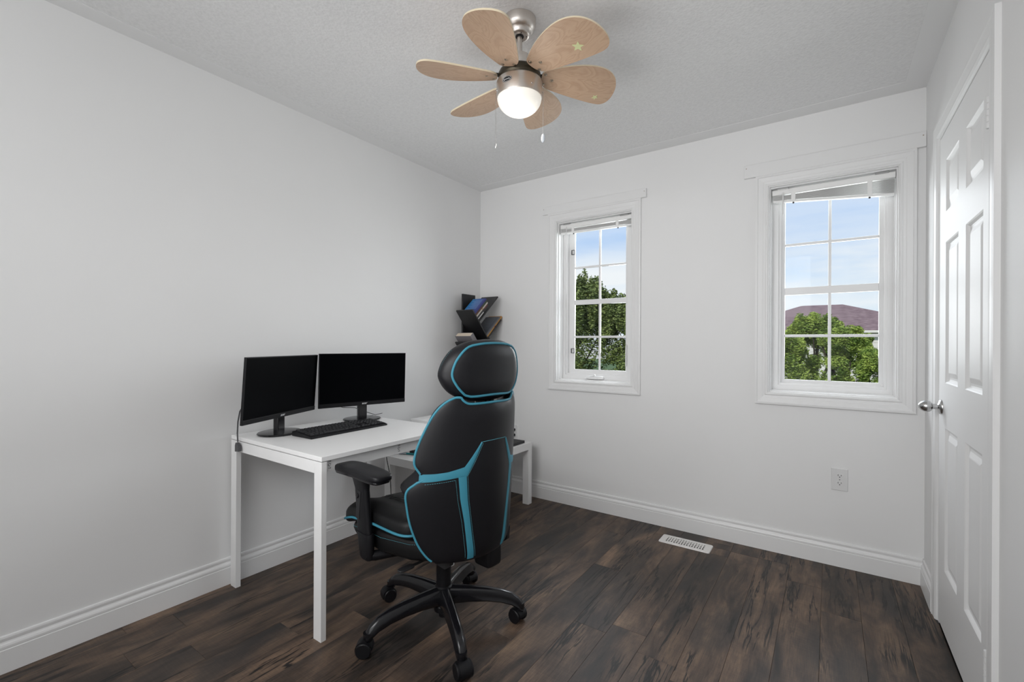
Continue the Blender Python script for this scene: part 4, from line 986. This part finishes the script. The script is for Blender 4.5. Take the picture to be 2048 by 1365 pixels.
glb = MB().lathe([(R_*math.cos(t), Z(2.131)-hg*math.sin(t)) for t in [PI/2*i/20 for i in range(21)]], 56).build('lamp_globe', 'glow', fan, angle=80); glb['label'] = 'glowing white glass globe'
# oval badge on the housing, following the drum
def badge(w, h_, off, m, name, ring=0):
    v = []; f = []; n_ = 32; a0 = -88*D2R
    if ring:
        for q in (1, ring):
            for i in range(n_):
                t = 2*PI*i/n_; th = a0+w*q*math.cos(t)/.0895; v.append(((.0895+off)*math.cos(th), (.0895+off)*math.sin(th), Z(2.165)+h_*q*math.sin(t)))
        f = [(i, (i+1) % n_, n_+(i+1) % n_, n_+i) for i in range(n_)]
    else:
        for i in range(n_+1):
            x = -math.cos(PI*i/n_); th = a0+w*x/.0895; y = math.sqrt(max(0, 1-x*x))
            for sg_ in (1, -1): v.append(((.0895+off)*math.cos(th), (.0895+off)*math.sin(th), Z(2.165)+sg_*h_*y))
        f = [(2*i, 2*i+1, 2*i+3, 2*i+2) for i in range(n_)]
    return MB().add(v, f).build(name, m, hs)
badge(.0215, .0105, .0004, 'dark', 'badge'); badge(.0195, .0090, .0007, 'logo', 'badge_ring', .93)
for i, (dx, ln) in enumerate([(-.013, .008), (-.009, .004), (-.005, .0035), (-.001, .004), (.003, .0035), (.007, .004), (.011, .006)]):   # illegible script on the badge
    th = -88*D2R+dx/.0895; mt = Matrix.Rotation(th, 4, 'Z') @ Matrix.Translation((.0900, 0, Z(2.1645))) @ Matrix.Rotation(.35, 4, 'X')
    MB().box((0, -.0004, -ln/2), (.0003, .0006, ln/2), mtx=mt).box((0, -.0002, -ln/2), (.0003, .0032, -ln/2+.0008), mtx=mt).build('badge_script', 'logo', hs)
# blades: outline in (radial, tangential ccw)
BL = [(.082, -.044), (.115, -.062), (.16, -.082), (.21, -.096), (.26, -.103), (.305, -.100), (.345, -.083), (.375, -.052), (.391, -.012), (.396, .030), (.392, .070), (.380, .098), (.362, .112), (.340, .114), (.30, .106), (.24, .090), (.16, .064), (.090, .038)]
def smooth_poly(P_, it=2):
    for _ in range(it):
        Q_ = []
        for i in range(len(P_)):
            a, b = P_[i], P_[(i+1) % len(P_)]; Q_ += [(a[0]*.75+b[0]*.25, a[1]*.75+b[1]*.25), (a[0]*.25+b[0]*.75, a[1]*.25+b[1]*.75)]
        P_ = Q_
    return P_
BL = [(x, y*.88) for x, y in BL]; BLs = smooth_poly(BL)
def star_pts(cx, cy, r, rot):
    return [(cx+(r if i % 2 == 0 else r*.45)*math.cos(rot+PI*i/5), cy+(r if i % 2 == 0 else r*.45)*math.sin(rot+PI*i/5)) for i in range(10)]
bl0 = None; BZ = Z(2.212); stars = {1: (.285, .030, .022, .4), 2: (.325, .062, .014, .2)}
for i, deg in enumerate((-77, -17, 43, 103, 163, 223)):
    mt = Matrix.Translation((0, 0, BZ)) @ Matrix.Rotation(deg*D2R, 4, 'Z') @ Matrix.Rotation(-13*D2R, 4, 'X')
    if bl0 is None:
        bl0 = b_ = MB().prism(BLs, -.003, .003, 0, mi_side=1).build('blade', ['birch', 'edge'], fan)
        MB().box((.060, -.022, .0032), (.135, .018, .0055)).build('blade_iron', 'bronze', b_, bevel=.001)
        for (x, y) in ((.098, -.030), (.098, .018), (.128, -.004)): MB().lathe([(0, -.0022), (.003, -.002), (.0048, -.0004), (.0048, .0002), (0, .0002)], 12, mtx=Matrix.Translation((x, y, -.003))).build('blade_screw', 'screw', b_)
        for (x, y) in ((.098, -.030), (.098, .018), (.128, -.004)): MB().lathe([(.0048, -.0001), (.0068, -.0001), (.0068, .0003), (.0048, .0003)], 14, mtx=Matrix.Translation((x, y, -.0032))).build('screw_washer', 'screw', b_)
    else: b_ = clone(bl0, fan, 'blade')
    b_.matrix_local = mt
for i, b_ in enumerate([o for o in fan.children if o.name.startswith('blade')]):
    if i in stars: s_ = stars[i]; MB().prism(star_pts(*s_), -.0040, -.0030).build('star_sticker', 'star', b_)
# pull chains
def chain(px, py, ztop, zbot, fob):
    c_ = MB(); n_ = int((ztop-zbot)/.0055)
    for i in range(n_):
        z = ztop-(ztop-zbot)*i/n_; c_.squad((px, py, Z(z)), (.0014, .0014, .0019), 1, 1, 6, 4)
    c_.tube([(px*.88, py*.88, Z(ztop+.004)), (px, py, Z(ztop))], .0015, 6)
    o = c_.build('pull_chain', 'chrome', fan)
    if fob: MB().squad((px, py, Z(zbot-.018)), (.0085, .003, .018), 1, 1, 18, 12).build('chain_fob', 'clear', o)
    else: MB().lathe([(0, 0), (.0028, -.002), (.0030, -.016), (.0015, -.020), (0, -.020)], 12, mtx=Matrix.Translation((px, py, Z(zbot)))).build('chain_bell', 'chrome', o)
chain(-.0758, -.0515, 2.150, 1.955, False); chain(.0820, .0440, 2.150, 1.990, True)
light('fan_lamp', 'POINT', (FX, FY, 2.02), (FX, FY, 0), 1.2, (1, .93, .84), shadow_soft_size=.06)

# ------------------------------------------------------------------ outdoors
GZ = -3.1
gr = MB().box((-60, T+.3, GZ-.2), (60, 120, GZ)).build('ground', 'grass'); struct(gr)
def leaves(rng, centers, n, size, flat=.35):
    v = []; f = []
    for _ in range(n):
        c, r = rng.choice(centers); 
        while True:
            p = Vector((rng.uniform(-1, 1), rng.uniform(-1, 1), rng.uniform(-1, 1)))
            if .25 < p.length < 1: break
        p = Vector((c[0]+p.x*r[0], c[1]+p.y*r[1], c[2]+p.z*r[2]))
        a = Vector((rng.gauss(0, 1), rng.gauss(0, 1), rng.gauss(0, 1)*flat)).normalized(); b = a.cross(Vector((rng.gauss(0, 1), rng.gauss(0, 1), rng.gauss(0, 1)))).normalized()
        s = size*rng.uniform(.6, 1.3); w = s*.45; o = len(v)
        v += [tuple(p-a*s), tuple(p+b*w), tuple(p+a*s), tuple(p-b*w)]; f.append((o, o+1, o+2, o+3))
    return v, f
def tree(label, name, x, y, ztop, rad, nblob, nleaf, size, m, spires=0, seed=1, group=None, base=None):
    rng = random.Random(seed); root = thing(name, label, 'tree', (x, y, GZ), group=group)
    hgt = ztop-GZ; cen = []
    zb0 = (base-GZ) if base is not None else hgt*.22
    for i in range(nblob):
        t = rng.random()**.7; z = zb0+(hgt*.93-zb0)*t; rr_ = rad*(1-.55*t**1.6); a = rng.uniform(0, 2*PI); d = rr_*math.sqrt(rng.random())
        s = rad*rng.uniform(.16, .30); cen.append(((d*math.cos(a), d*math.sin(a), z-s*.3), (s, s, s*.8)))
    for i in range(spires):
        a = rng.uniform(0, 2*PI); d = rad*.85*math.sqrt(rng.random()); h_ = rng.uniform(.35, .9)*rad*.42; z0_ = hgt*(.93-.16*(d/rad)**2)-h_*.2+rng.uniform(-.2, .1)
        cen += [((d*math.cos(a), d*math.sin(a), z0_), (.10+size, .10+size, h_))]*3
    v, f = leaves(rng, cen, nleaf, size); o = MB().add(v, f).build('foliage', m, root); o['kind'] = 'stuff'
    tr = MB(); tr.tube([(0, 0, 0), (.05, .03, hgt*.35), (-.03, .05, hgt*.6), (.02, 0, hgt*.8)], .1, 8, rr=[.13*rad/1.6, .10*rad/1.6, .06, .03])
    for i in range(9):
        a = rng.uniform(0, 2*PI); z0_ = hgt*rng.uniform(.25, .6); tr.tube([(0, 0, z0_), (rad*.35*math.cos(a), rad*.35*math.sin(a), z0_+hgt*.14), (rad*.6*math.cos(a), rad*.6*math.sin(a), z0_+hgt*.27)], .03, 5, rr=[.045, .03, .012])
    tr.build('trunk', 'bark', root); return root
tree('bright green leafy tree in the lower left panes of the wider window', 'leafy_tree', 1.15, 12.0, 1.85, 1.1, 80, 46000, .034, 'leaf', 16, 3)
tree('tallest bright green tree left of the middle muntin of the wider window', 'leafy_tree', 2.10, 13.2, 2.45, 1.0, 80, 44000, .034, 'leaf', 18, 8)
tree('bright green tree right of the middle muntin of the wider window', 'leafy_tree', 2.70, 11.6, 2.00, .80, 60, 32000, .032, 'leaf', 14, 12)
tree('lower bright green shrub tree at the right edge of the wider window', 'leafy_tree', 3.45, 11.0, 1.42, .95, 70, 42000, .032, 'leaf', 10, 5)
tree('large olive green tree with many upright shoots filling the left panes of the narrow window', 'shooting_tree', -5.3, 11.9, 3.75, 2.1, 150, 90000, .055, 'needle', 90, 21)
tree('lower olive green tree at the right panes of the narrow window', 'shooting_tree', -2.6, 12.2, 3.05, 1.9, 130, 80000, .052, 'needle', 80, 22)
# house beyond the trees
hs_ = thing('house', 'neighbouring house with mauve shingled hip roof and pale siding beyond the trees', 'house', (2.0, 36, GZ))
def L3(x, y, z): return (x-2.0, y-36, z-GZ)
x0_, x1_, y0_, y1_, ze, zr = -4.2, 8.6, 31.6, 42.6, 2.10, 3.98
rx0, rx1 = .70, 3.15; ry = 36.6; zr = 4.05
A_ = [L3(x0_, y0_, ze), L3(x1_, y0_, ze), L3(x1_, y1_, ze), L3(x0_, y1_, ze), L3(rx0, ry, zr), L3(rx1, ry, zr)]
MB().add(A_+[(p[0], p[1], p[2]-.08) for p in A_[:4]], [(0, 1, 5, 4), (1, 2, 5), (2, 3, 4, 5), (3, 0, 4), (0, 6, 7, 1), (1, 7, 8, 2), (2, 8, 9, 3), (3, 9, 6, 0), (6, 9, 8, 7)]).build('roof', 'roof', hs_)
MB().box(L3(x0_+.4, y0_+.4, GZ), L3(x1_-.4, y1_-.4, ze-.08)).build('house_wall', 'siding', hs_)
MB().box(L3(x0_-.05, y0_-.12, ze-.16), L3(x1_+.05, y0_+.01, ze-.02)).build('gutter', 'siding', hs_)
for i in range(14): MB().box(L3(x0_+.4, y0_+.375, ze-.45-i*.30), L3(x1_-.4, y0_+.401, ze-.20-i*.30)).build('siding_board', 'siding', hs_)
for a in ((-.9, .3), (5.6, .3)):
    w_ = MB().frame(*[L3(a[0], 0, 0)[0], L3(a[0]+1.1, 0, 0)[0], .3-GZ, 1.5-GZ], [(0, y0_+.36-36), (0, y0_+.33-36), (.07, y0_+.33-36), (.07, y0_+.36-36)]).build('house_window', 'vinyl', hs_)
    MB().box(L3(a[0]+.07, y0_+.345, .37), L3(a[0]+1.03, y0_+.355, 1.43)).build('pane', 'screen', w_)
for i in range(9):
    rng = random.Random(100+i); xx = -16+i*4.3+(9 if i > 3 else 0); zt_ = rng.uniform(4.0, 4.9)
    t_ = thing('distant_tree', 'dark green tree in the far tree line behind the house roof', 'tree', (xx, 62+rng.uniform(-3, 3), GZ), group='far tree line behind the house')
    cen = [((rng.uniform(-.8, .8), rng.uniform(-.8, .8), (zt_-GZ)*q), (1.3*(1.25-q), 1.3*(1.25-q), .9)) for q in (.35, .45, .55, .65, .75, .85, .92)]
    v, f = leaves(rng, cen, 1400, .16); MB().add(v, f).build('foliage', 'fartree', t_)['kind'] = 'stuff'
    MB().tube([(0, 0, 0), (0, 0, (zt_-GZ)*.8)], .15, 6).build('trunk', 'bark', t_)
